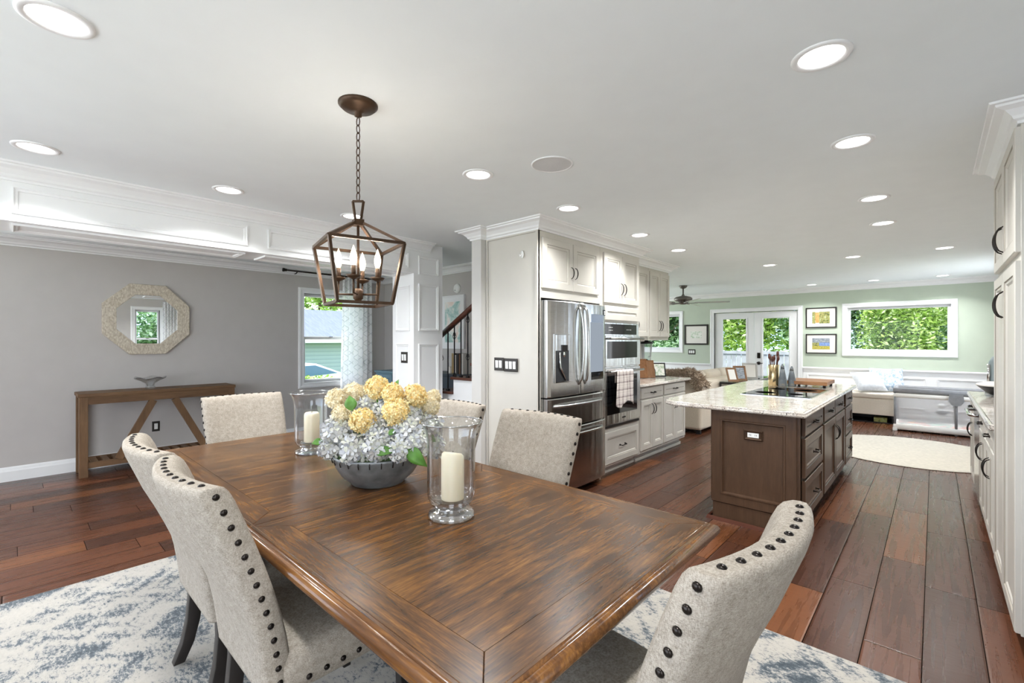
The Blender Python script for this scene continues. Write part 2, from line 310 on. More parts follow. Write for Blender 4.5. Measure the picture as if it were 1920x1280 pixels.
OFF={}
class G:
    def __init__(s): s.v=[];s.f=[];s.mi=[];s.sm=[]
    def add(s,vs,fs,mi=0,sm=False):
        b=len(s.v); s.v+= [tuple(p) for p in vs]
        for f in fs: s.f.append(tuple(i+b for i in f)); s.mi.append(mi); s.sm.append(sm)
        return s
    def box(s,x0,x1,y0,y1,z0,z1,mi=0):
        if x0>x1:x0,x1=x1,x0
        if y0>y1:y0,y1=y1,y0
        if z0>z1:z0,z1=z1,z0
        v=[(x,y,z) for z in(z0,z1) for y in(y0,y1) for x in(x0,x1)]
        return s.add(v,[(0,2,3,1),(4,5,7,6),(0,1,5,4),(2,6,7,3),(0,4,6,2),(1,3,7,5)],mi)
    def loops(s,L,cap0=True,cap1=True,mi=0,sm=True,closed=True,mis=None):
        n=len(L[0]); v=[p for l in L for p in l]; b=len(s.v); s.v+=[tuple(p) for p in v]
        for k in range(len(L)-1):
            for i in range(n if closed else n-1):
                j=(i+1)%n
                s.f.append((b+k*n+i,b+k*n+j,b+(k+1)*n+j,b+(k+1)*n+i)); s.mi.append(mis[k] if mis else mi); s.sm.append(sm)
        if cap0: s.f.append(tuple(b+i for i in range(n))[::-1]); s.mi.append(mis[0] if mis else mi); s.sm.append(False)
        if cap1: s.f.append(tuple(b+(len(L)-1)*n+i for i in range(n))); s.mi.append(mis[-1] if mis else mi); s.sm.append(False)
        return s
    def tube(s,pts,r,n=8,mi=0,caps=True,closed=False,flatk=None):
        pts=[Vector(p) for p in pts]; L=[]; m=len(pts); up=None
        for i,p in enumerate(pts):
            if closed: t=pts[(i+1)%m]-pts[i-1]
            else: t=pts[min(i+1,m-1)]-pts[max(i-1,0)]
            t.normalize()
            if up is None: up=Vector((0,0,1)) if abs(t.z)<.9 else Vector((1,0,0))
            a=t.cross(up); a.normalize(); b=a.cross(t); up=b
            rr=r[i] if isinstance(r,(list,tuple)) else r
            L.append([p+(a*math.cos(q)+b*math.sin(q))*rr for q in [2*PI*k/n+PI/n for k in range(n)]])
        if closed: L.append(L[0]); return s.loops(L,False,False,mi,n>5)
        return s.loops(L,caps,caps,mi,n>5)
    def lathe(s,prof,c=(0,0,0),n=24,mi=0,sm=True,cap0=True,cap1=True,sx=1,sy=1):
        L=[[(c[0]+r*sx*math.cos(2*PI*k/n),c[1]+r*sy*math.sin(2*PI*k/n),c[2]+z) for k in range(n)] for r,z in prof]
        return s.loops(L,cap0,cap1,mi,sm)
    def prism(s,poly,h0,h1,F=None,mi=0):
        # poly in (a,b); extruded in third; F maps (a,b,c)->world
        F=F or (lambda a,b,c:(a,b,c)); n=len(poly)
        return s.loops([[F(a,b,h0) for a,b in poly],[F(a,b,h1) for a,b in poly]],True,True,mi,False)
    def sphere(s,c,r,n=12,m=8,mi=0,sx=1,sy=1,sz=1):
        L=[]
        for k in range(1,m):
            t=PI*k/m; L.append([(c[0]+sx*r*math.sin(t)*math.cos(2*PI*i/n),c[1]+sy*r*math.sin(t)*math.sin(2*PI*i/n),c[2]-sz*r*math.cos(t)) for i in range(n)])
        return s.loops(L,True,True,mi,True)
    def nest(s,F,w,h,rings,cap=True,mis=None,back=False):
        # nested rectangles on a face: rings=[(inset,depth)]
        L=[[F(i,i,d),F(w-i,i,d),F(w-i,h-i,d),F(i,h-i,d)] for i,d in rings]
        return s.loops(L,back,cap,0,False,True,mis)
    def sweep(s,path,prof,closed=False,mi=0,F=None,sm=False):
        # path in plane (a,b), profile (out,up); out = right of travel
        F=F or (lambda a,b,c:(a,b,c)); n=len(path); L=[]
        for i in range(n):
            p=Vector(path[i])
            if closed or 0<i<n-1:
                d1=(p-Vector(path[i-1])).normalized(); d2=(Vector(path[(i+1)%n])-p).normalized()
            elif i==0: d1=d2=(Vector(path[1])-p).normalized()
            else: d1=d2=(p-Vector(path[i-1])).normalized()
            n1=Vector((d1.y,-d1.x)); n2=Vector((d2.y,-d2.x)); m=(n1+n2); m=m/max(.2,m.dot(n1))
            L.append([F(p.x+m.x*o,p.y+m.y*o,u) for o,u in prof])
        if closed: L.append(L[0])
        return s.loops(L,not closed,not closed,mi,sm)
    def build(s,name,mat,parent=None,bevel=0,seg=2,sub=0,label=None,cat=None,group=None,kind=None,solid=0,loc=None):
        off=Vector((0,0,0))
        if parent is not None: off=OFF[parent.name]
        if loc is not None: off=Vector(loc)
        me=bpy.data.meshes.new(name); me.from_pydata([tuple(Vector(p)-off) for p in s.v],[],s.f)
        for m in (mat if isinstance(mat,(list,tuple)) else [mat]): me.materials.append(M[m] if isinstance(m,str) else m)
        me.polygons.foreach_set('material_index',s.mi); me.polygons.foreach_set('use_smooth',s.sm)
        me.update(); me.validate()
        o=bpy.data.objects.new(name,me); COL.objects.link(o)
        if parent is not None: o.parent=parent
        elif loc is not None: o.location=loc
        OFF[o.name]=off
        if bevel:
            b=o.modifiers.new('bevel','BEVEL'); b.width=bevel; b.segments=seg; b.limit_method='ANGLE'; b.angle_limit=.6
        if solid:
            b=o.modifiers.new('solid','SOLIDIFY'); b.thickness=solid; b.offset=0
        if sub:
            b=o.modifiers.new('sub','SUBSURF'); b.levels=sub; b.render_levels=sub
        if label: o['label']=label
        if cat: o['category']=cat
        if group: o['group']=group
        if kind: o['kind']=kind
        return o
def thing(name,label,cat,loc,group=None):
    o=bpy.data.objects.new(name,None); o.empty_display_size=.05; COL.objects.link(o); o.location=loc; OFF[o.name]=Vector(loc)
    o['label']=label; o['category']=cat
    if group:o['group']=group
    return o
def struct(g,name,mat,label=None,**k): return g.build(name,mat,kind='structure',label=label,cat=None,**k)
def sroot(name,loc,label=None):
    o=bpy.data.objects.new(name,None); COL.objects.link(o); o.location=loc; OFF[o.name]=Vector(loc); o['kind']='structure'
    if label:o['label']=label
    return o
def kids(o): return KID.get(o.name,[])
def copy_tree(o,loc,rotz,label):
    def rec(a,par):
        c=a.copy(); COL.objects.link(c)
        if par is not None: c.parent=par
        for ch in list(a.children): rec(ch,c)
        return c
    r=rec(o,None); r.location=loc; r.rotation_euler=(0,0,rotz); r['label']=label; return r
def FR(o,u,v=(0,0,1),n=None):
    o,u,v=Vector(o),Vector(u),Vector(v); n=Vector(n) if n is not None else u.cross(v)
    return lambda a,b,c: tuple(o+u*a+v*b+n*c)
# ================================================================ SETTING
CROWN=[(0,-.095),(.012,-.095),(.014,-.082),(.028,-.074),(.034,-.060),(.060,-.034),(.092,-.022),(.096,-.012),(.115,-.010),(.118,0),(0,0)]
BASEB=[(0,0),(.016,0),(.016,.10),(.012,.112),(.009,.13),(.004,.142),(0,.145)]
g=G(); g.box(-6.95,.97,-2.55,10.85,-.05,0); struct(g,'floor','floor','dark hand-scraped hardwood plank floor')
g=G(); g.box(-7.05,1.07,-2.65,10.95,CZ,CZ+.15); struct(g,'ceiling','ceil','flat white painted ceiling')
def wall(name,F,w,h,t,holes,mat,label):
    g=G(); us=sorted({0,w,*[a for q in holes for a in (q[0],q[1])]}); vs=sorted({0,h,*[a for q in holes for a in (q[2],q[3])]})
    for i in range(len(us)-1):
        for j in range(len(vs)-1):
            cu=(us[i]+us[i+1])/2; cv=(vs[j]+vs[j+1])/2
            if any(q[0]<cu<q[1] and q[2]<cv<q[3] for q in holes): continue
            a0,a1,b0,b1=us[i],us[i+1],vs[j],vs[j+1]
            v=[F(a,b,c) for c in(-t,0) for b in(b0,b1) for a in(a0,a1)]
            g.add(v,[(0,2,3,1),(4,5,7,6),(0,1,5,4),(2,6,7,3),(0,4,6,2),(1,3,7,5)])
    return struct(g,name,mat,label)
FL=FR((-6.9,-2.5,0),(0,1,0)); wall('wall_left',FL,6.92,CZ,.12,[(.5,1.9,.65,2.15),(5.44,6.30,.80,2.13)],'graywall','gray wall behind the console table with the octagonal mirror')
FLL=FR((-6.9,4.42,0),(0,1,0)); wall('wall_living_left',FLL,6.38,CZ,.12,[(2.98,5.38,.7,2.2)],'green','sage green wall at the far left of the living area')
FF=FR((-6.9,10.8,0),(1,0,0))
wall('wall_far',FF,7.82,CZ,.15,[(.9,2.42,1.22,2.05),(3.22,4.86,0,2.05),(5.68,7.11,1.22,2.05)],'green','sage green far wall with french doors and picture window')
FRt=FR((.92,10.8,0),(0,-1,0)); wall('wall_right',FRt,13.3,CZ,.12,[(.8,2.4,.8,2.2),(8.22,8.72,.75,2.2),(10.9,12.5,.65,2.15)],'graywall','gray wall beside the dining table, seen in the mirror')
FN=FR((.92,-2.5,0),(-1,0,0)); wall('wall_near',FN,7.82,CZ,.12,[(1.3,5.7,.4,2.3)],'graywall','gray wall behind the camera')
FH=FR((-6.9,4.3,0),(1,0,0)); wall('wall_hall',FH,3.6,CZ,.12,[],'graywall','gray wall behind the staircase')
g=G(); g.box(-3.30,-3.17,3.016,6.33,0,CZ); struct(g,'wall_kitchen','greigewall','pale gray wall end beside the refrigerator')
g=G(); g.box(-6.9,-3.30,6.2,6.3,0,CZ); struct(g,'wall_living_near','green','sage green wall between stairs and living area')
# beam + column
g=G(); g.box(-4.5,-4.1,-2.5,2.91,2.145,CZ)
F=FR((-4.1,0,0),(0,1,0))
MOLD=[(0,.0),(.0,.012),(.008,.014),(.016,.008),(.026,.007),(.03,.0)]
def mold(g,F,a0,a1,b0,b1,prof=MOLD):
    F2=lambda a,b,c:F(a0+a,b0+b,c); g.nest(F2,a1-a0,b1-b0,prof,False)
for a,b in ((-2.45,-1.6),(-1.45,-.15),(-.0,1.295),(1.447,2.84)): mold(g,F,a,b,2.19,2.355)
FS=FR((-4.5,0,2.145),(1,0,0),(0,1,0),(0,0,-1))
for a,b in ((-2.4,-.1),(-.0,1.3),(1.45,2.85)): mold(g,FS,.07,.33,a,b)
struct(g,'trim_1','white','white panelled ceiling beam over the opening')
g=G(); g.box(-4.5,-4.1,2.91,3.30,0,CZ)
F=FR((-4.1,2.91,0),(0,1,0)); 
for z0,z1 in ((2.14,2.34),(1.53,2.04),(.22,1.39)): mold(g,F,.06,.33,z0,z1)
F=FR((-4.5,2.91,0),(1,0,0))
for z0,z1 in ((1.53,2.02),(.22,1.39)): mold(g,F,.07,.33,z0,z1)
struct(g,'trim_2','white','white panelled column at the end of the beam')
def crown(name,path,label,z=CZ,prof=CROWN): 
    g=G(); g.sweep(path,[(o,z+u) for o,u in prof]); return struct(g,name,'white',label)
crown('trim_3',[(-4.1,3.12),(-4.1,-2.5)][::-1],'white crown moulding along the beam')
crown('trim_4',[(-6.9,4.3),(-3.30,4.3)],'white crown moulding above the stair wall')
crown('trim_5',[(-6.9,-2.5),(-6.9,4.3)],'white crown moulding on the gray left wall')
crown('trim_6',[(-3.30,3.35),(-3.30,3.016),(-3.17,3.016),(-3.17,3.09),(-2.53,3.09),(-2.53,4.95),(-2.79,4.95),(-2.79,6.34),(-3.13,6.34)][::-1][::-1],'white crown moulding over the refrigerator and oven cabinets')
crown('trim_7',[(-6.9,10.8),(.92,10.8)],'white crown moulding on the sage far wall')
crown('trim_8',[(.92,10.8),(.92,4.05)],'white crown moulding on the right wall')
crown('trim_9',[(.92,4.02),(.285,4.02),(.285,3.05),(.92,3.05)],'white crown moulding around the top of the tall pantry',prof=[(o*.9,u*.95) for o,u in CROWN])
def basebd(name,path,label): 
    g=G(); g.sweep(path,BASEB); return struct(g,name,'white',label)
basebd('baseboard_left',[(-6.9,-2.5),(-6.9,4.3)],'white baseboard under the gray left wall')
basebd('baseboard_hall',[(-6.9,4.3),(-3.3,4.3)],'white baseboard by the stairs')
basebd('baseboard_far_left',[(-6.9,10.8),(-3.77,10.8)],'white baseboard left of the french doors')
basebd('baseboard_far_right',[(-1.95,10.8),(.92,10.8)],'white baseboard right of the french doors')
# wainscot
g=G()
for a,b in ((-6.9,-3.767),(-1.95,.92)):
    g.box(a,b,10.788,10.8,.14,.87); F=FR((a,10.788,0),(1,0,0)); n=max(1,round((b-a)/.95)); wd=(b-a)/n
    for k in range(n): mold(g,F,k*wd+.07,(k+1)*wd-.07,.22,.76)
    g.sweep([(a,10.79),(b,10.79)],[(0,.85),(.012,.852),(.016,.865),(.03,.872),(.034,.888),(.028,.90),(0,.905)])
struct(g,'trim_10','white','white wainscot and chair rail on the sage far wall')

def window(name,F,w,h,label,sash=True,cw=.085,depth=.12,panes=1):
    # F origin = hole lower left on the room face, normal into the room
    r=sroot(name,F(w/2,0,0),label); r['kind']='structure'
    g=G(); cp=[(-cw,0),(-cw,.012),(-cw+.006,.022),(-.06,.026),(-.03,.016),(-.004,.016),(0,.01),(0,-depth)]
    g.nest(F,w,h,cp,False); g.build('window_frame','white',r)
    hs=[(0,h)] if not sash else [(0,h*.5+.02),(h*.5-.02,h)]
    for k,(a,b) in enumerate(hs):
        dz=-.05-.028*k if sash else -.05
        FF_=lambda x,y,c,a=a,dz=dz:F(x,y+a,c+dz)
        g=G(); g.nest(FF_,w,b-a,[(0,-.02),(0,0),(.036,0),(.044,-.012),(.044,-.02)],False); sh=g.build('sash','white',r)
        g=G(); g.nest(FF_,w,b-a,[(.043,-.012),(.043,-.016)],True); g.add([FF_(.043,.043,-.012),FF_(w-.043,.043,-.012),FF_(w-.043,b-a-.043,-.012),FF_(.043,b-a-.043,-.012)],[(0,1,2,3)]); g.build('glass_pane','pane',sh)
        if sash and k==0:
            g=G(); c=FF_(w/2,b-a-.01,.012); g.box(c[0]-.012,c[0]+.012,c[1]-.03,c[1]+.03,c[2],c[2]+.015); g.build('sash_lock','chrome',sh)
    return r
window('window_1',FR((-6.9,2.94,.80),(0,1,0)),.86,1.33,'white double-hung window in the gray wall with a trellis curtain')
window('window_2',FR((-1.22,10.8,1.22),(1,0,0)),1.43,.83,'wide white picture window in the sage wall',sash=False)
window('window_3',FR((-6.0,10.8,1.22),(1,0,0)),1.52,.83,'white window left of the french doors',sash=False)
window('window_4',FR((.92,2.58,.75),(0,-1,0)),.5,1.45,'white window reflected in the octagonal mirror')
window('added_window_5',FR((-.38,-2.5,.4),(-1,0,0)),4.4,1.9,'wide unseen window added behind the camera for a fill lamp',sash=False)  # added opening, carries the fill lamp behind the camera
window('added_window_6',FR((-6.9,-2.0,.65),(0,1,0)),1.4,1.5,'unseen window added at the camera end of the gray room for a fill lamp',sash=False)  # added opening for the gray room fill lamp
window('added_window_7',FR((-6.9,7.4,.7),(0,1,0)),2.4,1.5,'wide unseen window added at the left of the living area for a fill lamp',sash=False)  # added opening for the left living area fill lamp
window('added_window_8',FR((.92,10.0,.8),(0,-1,0)),1.6,1.4,'unseen window added at the right of the living area for a fill lamp',sash=False)  # added opening for the right living area fill lamp
window('added_window_9',FR((.92,-.1,.65),(0,-1,0)),1.6,1.5,'unseen window added beside the camera for a fill lamp',sash=False)  # added opening for the fill lamp at the camera's side
# french doors
r=sroot('door_1',(-2.86,10.8,0),'white french doors with full glass and dark lockset')
F=FR((-3.68,10.8,0),(1,0,0)); g=G()
g.sweep([(1.64,0),(1.64,2.05),(0,2.05),(0,0)],[(0,-.15),(0,.012),(.01,.018),(.05,.018),(.07,.026),(.085,.02),(.085,0)],F=F); g.build('door_frame','white',r)
for k,(a,b) in enumerate(((-3.675,-2.865),(-2.855,-2.045))):
    FD=FR((a,10.76,.01),(1,0,0)); FD2=lambda x,y,c,a=a:FR((a,10.86,.01),(1,0,0))(x,y,c)
    g=G(); w_=b-a; h_=2.03
    gl=(.165,w_-.15,.28,1.90)
    for (x0,x1,z0,z1) in ((0,gl[0],0,h_),(gl[1],w_,0,h_),(gl[0],gl[1],0,gl[2]),(gl[0],gl[1],gl[3],h_)): g.box(a+x0,a+x1,10.83,10.87,.01+z0,.01+z1)
    mold(g,FR((a,10.83,.01),(1,0,0)),gl[0]-.02,gl[1]+.02,gl[2]-.02,gl[3]+.02)
    dr=g.build('door_leaf','white',r)
    g=G(); g.box(a+gl[0],a+gl[1],10.848,10.852,.01+gl[2],.01+gl[3]); g.build('glass_pane','pane',dr)
    if k==1:
        g=G(); g.box(-2.80,-2.735,10.81,10.829,1.05,1.17); g.build('deadbolt','handle',dr,bevel=.012,label='dark keypad deadbolt')
        g=G(); g.lathe([(.035,0),(.035,.01),(.015,.015),(.015,.045),(.028,.055),(.03,.07),(.02,.08),(.005,.082)],(0,0,0),16)
        g.v=[(x-2.768,10.829-z,y+.945) for x,y,z in g.v]; g.tube([(-2.768,10.77,.945),(-2.68,10.765,.945)],.009); g.build('door_handle','handle',dr,label='dark lever handle')
# ================================================================ OUTSIDE
g=G(); g.box(-7.6,25,-20,40,-.30,-.12); g.box(-45,-7.6,-20,40,-1.0,-.87); struct(g,'ground','lawn','grass outside the windows')
g=G(); g.box(-7,3,10.96,16,-.12,-.03); g.box(-7.2,8,-12,-2.68,-.12,-.03); g.box(1.1,8,-2.68,10.9,-.12,-.03); g.box(-11.4,-7.1,-12,12,-.86,-.84); struct(g,'trim_11','patio','pale paving added around the house to keep green bounce light out')  # paving added so sunlit grass does not tint the ceiling green
def foliage(name,n,rx,ry,rz,zc,size,mat,seed):
    R=random.Random(seed); g=G()
    blobs=[(R.uniform(-.6,.6)*rx,R.uniform(-.6,.6)*ry,zc+R.uniform(-.6,.6)*rz,R.uniform(.35,.6)) for _ in range(16)]
    for _ in range(n):
        bx,by,bz,br=R.choice(blobs); u=R.uniform(-1,1); t=R.uniform(0,2*PI); q=math.sqrt(1-u*u); rr=br*(R.uniform(.55,1.05))
        c=Vector((bx+rx*rr*q*math.cos(t),by+ry*rr*q*math.sin(t),bz+rz*rr*u))
        if c.z<.02: c.z=R.uniform(.05,.5)
        a=Vector((R.gauss(0,1),R.gauss(0,1),R.gauss(0,.6))).normalized(); b=a.cross(Vector((R.gauss(0,1),R.gauss(0,1),R.gauss(0,1)))).normalized()
        s_=size*R.uniform(.6,1.4); cc=a.cross(b)*s_*.25
        g.add([c-a*s_,c+b*s_*.45+cc,c+a*s_,c-b*s_*.45+cc],[(0,1,2),(0,2,3)])
    return g
def tree(x,y,rx,ry,rz,zc,n,size,mat,seed,label,cat='tree',trunk=.09,name='broadleaf_tree',group='trees in the back garden'):
    r=thing(name,label,cat,(x,y,-.12),group)
    g=foliage('f',n,rx,ry,rz,zc,size,mat,seed); g.v=[(a+x,b+y,c-.12) for a,b,c in g.v]; f=g.build('foliage',mat,r,kind='stuff')
    g=G(); g.tube([(x,y,-.12),(x+.05,y,zc*.5),(x-.04,y+.05,zc*.9)],[trunk,trunk*.8,trunk*.4],8)
    R=random.Random(seed+1)
    for k in range(5):
        t=R.uniform(0,6.28); z=zc*R.uniform(.4,.8); g.tube([(x,y,z),(x+rx*.5*math.cos(t),y+ry*.5*math.sin(t),z+rz*.4)],[trunk*.4,trunk*.12],6)
    g.build('trunk','bark',r)
tree(-8.0,17.2,1.7,1.4,2.2,2.3,11000,.12,'leafB',11,'dark bushy tree outside the left living-room window')
tree(-5.0,17.6,1.5,1.3,2.1,3.0,15000,.085,'leafA',12,'light green tree seen through the left glass door')
tree(-2.2,17.6,1.5,1.3,2.1,3.0,15000,.085,'leafB',13,'green tree seen through the upper right glass door')
tree(-.55,14.2,.85,.8,1.6,1.5,22000,.05,'leafA',14,'sunny green tree at the left of the picture window')
tree(.75,15.4,.9,.9,2.0,1.9,22000,.055,'leafB',15,'blue-green tree at the right of the picture window')
tree(.9,18.6,1.6,1.3,2.6,2.6,9000,.14,'leafA',19,'yellow-green tree furthest back behind the picture window')
tree(3.6,17.2,1.3,1.3,2.6,2.6,6000,.14,'leafA',16,'sunny tree at the right edge of the garden')
tree(-2.05,13.7,.5,.45,.75,.75,3600,.05,'leafP',17,'pale flowering shrub outside the right glass door','shrub',.03,'garden_shrub','shrubs on the patio edge')
tree(-6.2,14.2,.9,.6,.8,.8,3600,.06,'leafB',18,'dark low shrub outside the left window','shrub',.03,'garden_shrub','shrubs on the patio edge')
r=thing('garden_fence','weathered grey board fence across the back garden','fence',(-2,15.2,-.12))
g=G()
for k in range(90):
    x=-8+k*.145; g.box(x,x+.135,15.2,15.22,-.12,1.08+.02*((k*7)%3))
g.build('boards','fence',r)
g=G(); g.box(-8,5.1,15.16,15.2,1.02,1.11); g.box(-8,5.1,15.16,15.2,.3,.38); g.build('rails','fence',r)
for k in range(6):
    g=G(); g.box(-8+k*2.6,-7.9+k*2.6,15.1,15.2,-.12,1.16); g.build('post','fence',r)
# left side : neighbour's house, car, tree
r=thing('neighbour_house','grey sided house with a shingle roof across the lawn','house',(-19,7,-.87))
g=G(); g.box(-24,-18,-2,18,-.87,1.5); g.build('walls','siding',r)
g=G(); F=lambda a,b,c:(a,c,b); g.prism([(-24.5,1.45),(-17.6,1.45),(-21,2.85)],-2.5,18.5,F); g.build('roof','shingle',r)
g=G(); g.box(-17.62,-17.55,-2.5,18.5,1.35,1.5); g.build('fascia','white',r)
r=thing('parked_car','white car parked on the drive outside the dining window','car',(-14.5,5.5,-.87))
def carprof(): return [(-2.1,.35),(-2.15,.6),(-2.0,.82),(-1.1,.92),(-.4,1.32),(.7,1.36),(1.5,1.05),(2.0,.95),(2.1,.6),(2.05,.32)]
F=lambda a,b,c:(-14.5+c,5.5+a,b-.62)
g=G(); g.prism(carprof(),-.85,.85,F); g.build('body','carpaint',r,bevel=.06,seg=3)
g=G(); g.prism([(-1.0,.95),(-.42,1.28),(.65,1.31),(1.35,1.05),(.2,.97)],-.862,.862,F); g.build('side_window','carglass',r)
for a in (-1.35,1.3):
    for c in(-.8,.8):
        g=G(); g.tube([F(a,.07,c-.1),F(a,.07,c+.1)],.32,20); g.build('wheel','black',r)
tree(-12.2,4.9,.8,1.9,.35,.3,4200,.06,'leafA',21,'low sunlit hedge in front of the parked car','hedge',.02,'low_hedge','hedge on the front lawn')
tree(-26,12,3,5,2.6,5.2,7000,.16,'leafA',22,'tall tree behind the grey house','tree',.2,group='trees beyond the grey house')
tree(3.2,2.9,.9,.9,1.3,1.6,4200,.07,'leafB',23,'leafy tree seen reflected in the octagonal mirror',group='tree by the side window')
# ================================================================ CABINETRY
def door_panel(F,w,h,t=.02,fr=.058,mats=('cab','glaze')):
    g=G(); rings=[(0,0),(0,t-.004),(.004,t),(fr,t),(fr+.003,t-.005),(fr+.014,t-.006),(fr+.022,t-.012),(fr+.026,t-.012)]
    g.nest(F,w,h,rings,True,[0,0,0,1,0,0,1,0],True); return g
def arc_pull(F,a,b,L=.13,pr=.032,vert=True,r=.0055,t=.02):
    pts=[]
    for k in range(13):
        q=-1+2*k/12; d=t+pr*(1-q*q)**.6 if abs(q)<1 else t-.004
        pts.append(F(a,b+q*L/2,d) if vert else F(a+q*L/2,b,d))
    g=G(); g.tube(pts,[.0030+.0026*(1-abs(-1+2*k/12)**2) for k in range(13)],8); return g
def bail_pull(F,a,b,L=.09,t=.02):
    g=G(); g.tube([F(a-L/2,b,t-.002),F(a-L/2,b,t+.02),F(a-L/2+.008,b-.004,t+.026),F(a+L/2-.008,b-.004,t+.026),F(a+L/2,b,t+.02),F(a+L/2,b,t-.002)],.0052,8)
    for q in(-1,1): g.tube([F(a+q*L/2,b,t-.002),F(a+q*L/2,b,t+.004)],.010,10)
    return g
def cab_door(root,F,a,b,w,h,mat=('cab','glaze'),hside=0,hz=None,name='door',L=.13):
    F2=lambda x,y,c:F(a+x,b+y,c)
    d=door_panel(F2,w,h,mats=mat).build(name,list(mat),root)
    if hz is not None:
        ha=.028 if hside<0 else w-.028
        if hside==0: bail_pull(F2,w/2,hz,min(L,w*.5)).build('handle','handle',d)
        else: arc_pull(F2,ha,hz,L).build('handle','handle',d)
    return d
FX=-2.53
FK=FR((FX,0,0),(0,1,0))     # kitchen left run: a = Y, b = Z
LG='cream cabinets of the left kitchen run'
# refrigerator surround
r=thing('refrigerator_cabinet','cream cabinet surround with two upper doors over the steel refrigerator','cabinet',(-2.85,3.6,0),LG)
g=G(); g.box(-3.165,FX,3.09,3.112,0,2.39); g.box(-3.165,FX,4.085,4.105,0,2.39); g.box(-3.16,FX-.001,3.112,4.085,1.86,2.39); g.box(-3.16,-3.14,3.112,4.085,0,1.86)
g.box(FX-.02,FX,3.09,3.125,0,2.39)
g.box(FX-.02,FX+.001,3.112,4.10,1.80,1.87)
g.build('cabinet_box','cab',r,bevel=.002)
g=G(); F=FR((-3.165,3.09,0),(1,0,0)); g.nest(lambda a,b,c:F(a,b,c),.635,2.39,[(0,0),(0,.012),(.018,.012),(.02,.004)],False); g.build('end_panel','cab',r)
cab_door(r,FK,3.13,1.885,.455,.445,hside=1,hz=.17,L=.11); cab_door(r,FK,3.592,1.885,.455,.445,hside=-1,hz=.17,L=.11)
# wall hook on the end panel
r=thing('wall_hook','small white adhesive hook high on the cream end panel','hook',(-2.70,3.078,2.2))
g=G(); g.lathe([(.001,-.004),(.014,-.004),(.017,0),(.014,.004),(.001,.004)],(0,0,0),14,sy=2.1); g.v=[(-2.70+x,3.072+z,2.19+y) for x,y,z in g.v]
g.build('hook_plate','switch',r); g=G(); g.tube([(-2.70,3.07,2.20),(-2.70,3.052,2.175),(-2.70,3.045,2.165),(-2.70,3.04,2.185)],.005); g.build('hook_tip','switch',r)
# refrigerator
RX=-2.43
r=thing('refrigerator','stainless steel french-door refrigerator with dispenser, screen and two freezer drawers','refrigerator',(-2.8,3.6,0))
g=G(); g.box(-3.10,-2.55,3.13,4.075,.03,1.76); g.build('case','plate',r,bevel=.008)
def bowdoor(y0,y1,z0,z1,bow=.022):
    g=G(); n=14; L=[]
    for k in range(n+1):
        q=k/n; y=y0+(y1-y0)*q; Yc=(y-3.60)/.475
        x=RX-bow*Yc*Yc; e=min(q,1-q)*(y1-y0); x-= max(0,.014-e)**1*.6
        L.append([(-2.545,y,z0),(x-.006,y,z0),(x,y,z0+.008),(x,y,z1-.008),(x-.006,y,z1),(-2.545,y,z1)])
    g.loops(L,True,True,0,False); return g
d1=bowdoor(3.13,3.605,.925,1.775).build('door','steel',r,label='left steel door with water dispenser')
d2=bowdoor(3.613,4.075,.925,1.775).build('door','steel',r,label='right steel door with touch screen')
f1=bowdoor(3.13,4.075,.645,.912).build('freezer_drawer','steel',r)
f2=bowdoor(3.13,4.075,.06,.633).build('freezer_drawer','steel',r)
for yy,d,sg in ((3.572,d1,-1),(3.646,d2,1)):
    g=G(); pts=[]
    for k in range(17):
        q=-1+2*k/16; pts.append((RX+.052*(1-q*q)**.5 if abs(q)<1 else RX-.004,yy-sg*.012*(1-q*q)+sg*.012,1.385+q*.365))
    g.tube(pts,.0125,10); g.build('handle','steel',d)
for zz,d in ((.845,f1),(.575,f2)):
    g=G(); pts=[]
    for k in range(17):
        q=-1+2*k/16; y=3.60+q*.40; pts.append((RX-.022*(q*.85)**2+.045*(1-q**6)-.004,y,zz))
    g.tube(pts,.0125,10); g.build('handle','steel',d)
# dispenser
g=G(); xf=RX-.010
g.nest(FR((xf-.006,3.205,1.05),(0,1,0)),.25,.43,[(0,0),(0,.012),(.006,.014)],False); 
g.add([(xf+.005,3.211,1.335),(xf+.005,3.449,1.335),(xf+.005,3.449,1.474),(xf+.005,3.211,1.474)],[(0,1,2,3)],1)
g.build('dispenser_panel',['chrome','steel'],d1)
g=G(); g.box(xf-.02,xf+.0065,3.213,3.447,1.058,1.335); g.build('dispenser_recess','black',d1)
g=G(); g.box(xf+.005,xf+.012,3.30,3.385,1.325,1.385); g.build('dispenser_display','blackglass',d1)
g=G(); g.tube([(xf+.012,3.265,1.32),(xf+.018,3.265,1.19),(xf+.012,3.36,1.07)],.008,8); g.tube([(xf+.01,3.33,1.32),(xf+.01,3.33,1.28)],.012,8); g.build('dispenser_spout','chrome',d1)
g=G(); g.box(xf-.012,xf+.007,3.735,4.0,1.045,1.68); g.build('screen_bezel','blackglass',d2,bevel=.002)
g=G(); g.add([(xf+.0075,3.745,1.12),(xf+.0075,3.99,1.12),(xf+.0075,3.99,1.60),(xf+.0075,3.745,1.60)],[(0,1,2,3)]); g.build('screen','screen',d2,label='lit pale blue touch screen')
g=G(); g.box(xf-.02,xf-.002,4.018,4.05,1.675,1.73); g.build('badge','black',d2,label='small dark energy label')
g=G(); 
for k in range(3): g.box(xf-.003,xf-.0015,4.022,4.046,1.685+.013*k,1.692+.013*k)
g.build('badge_print','switch',d2)
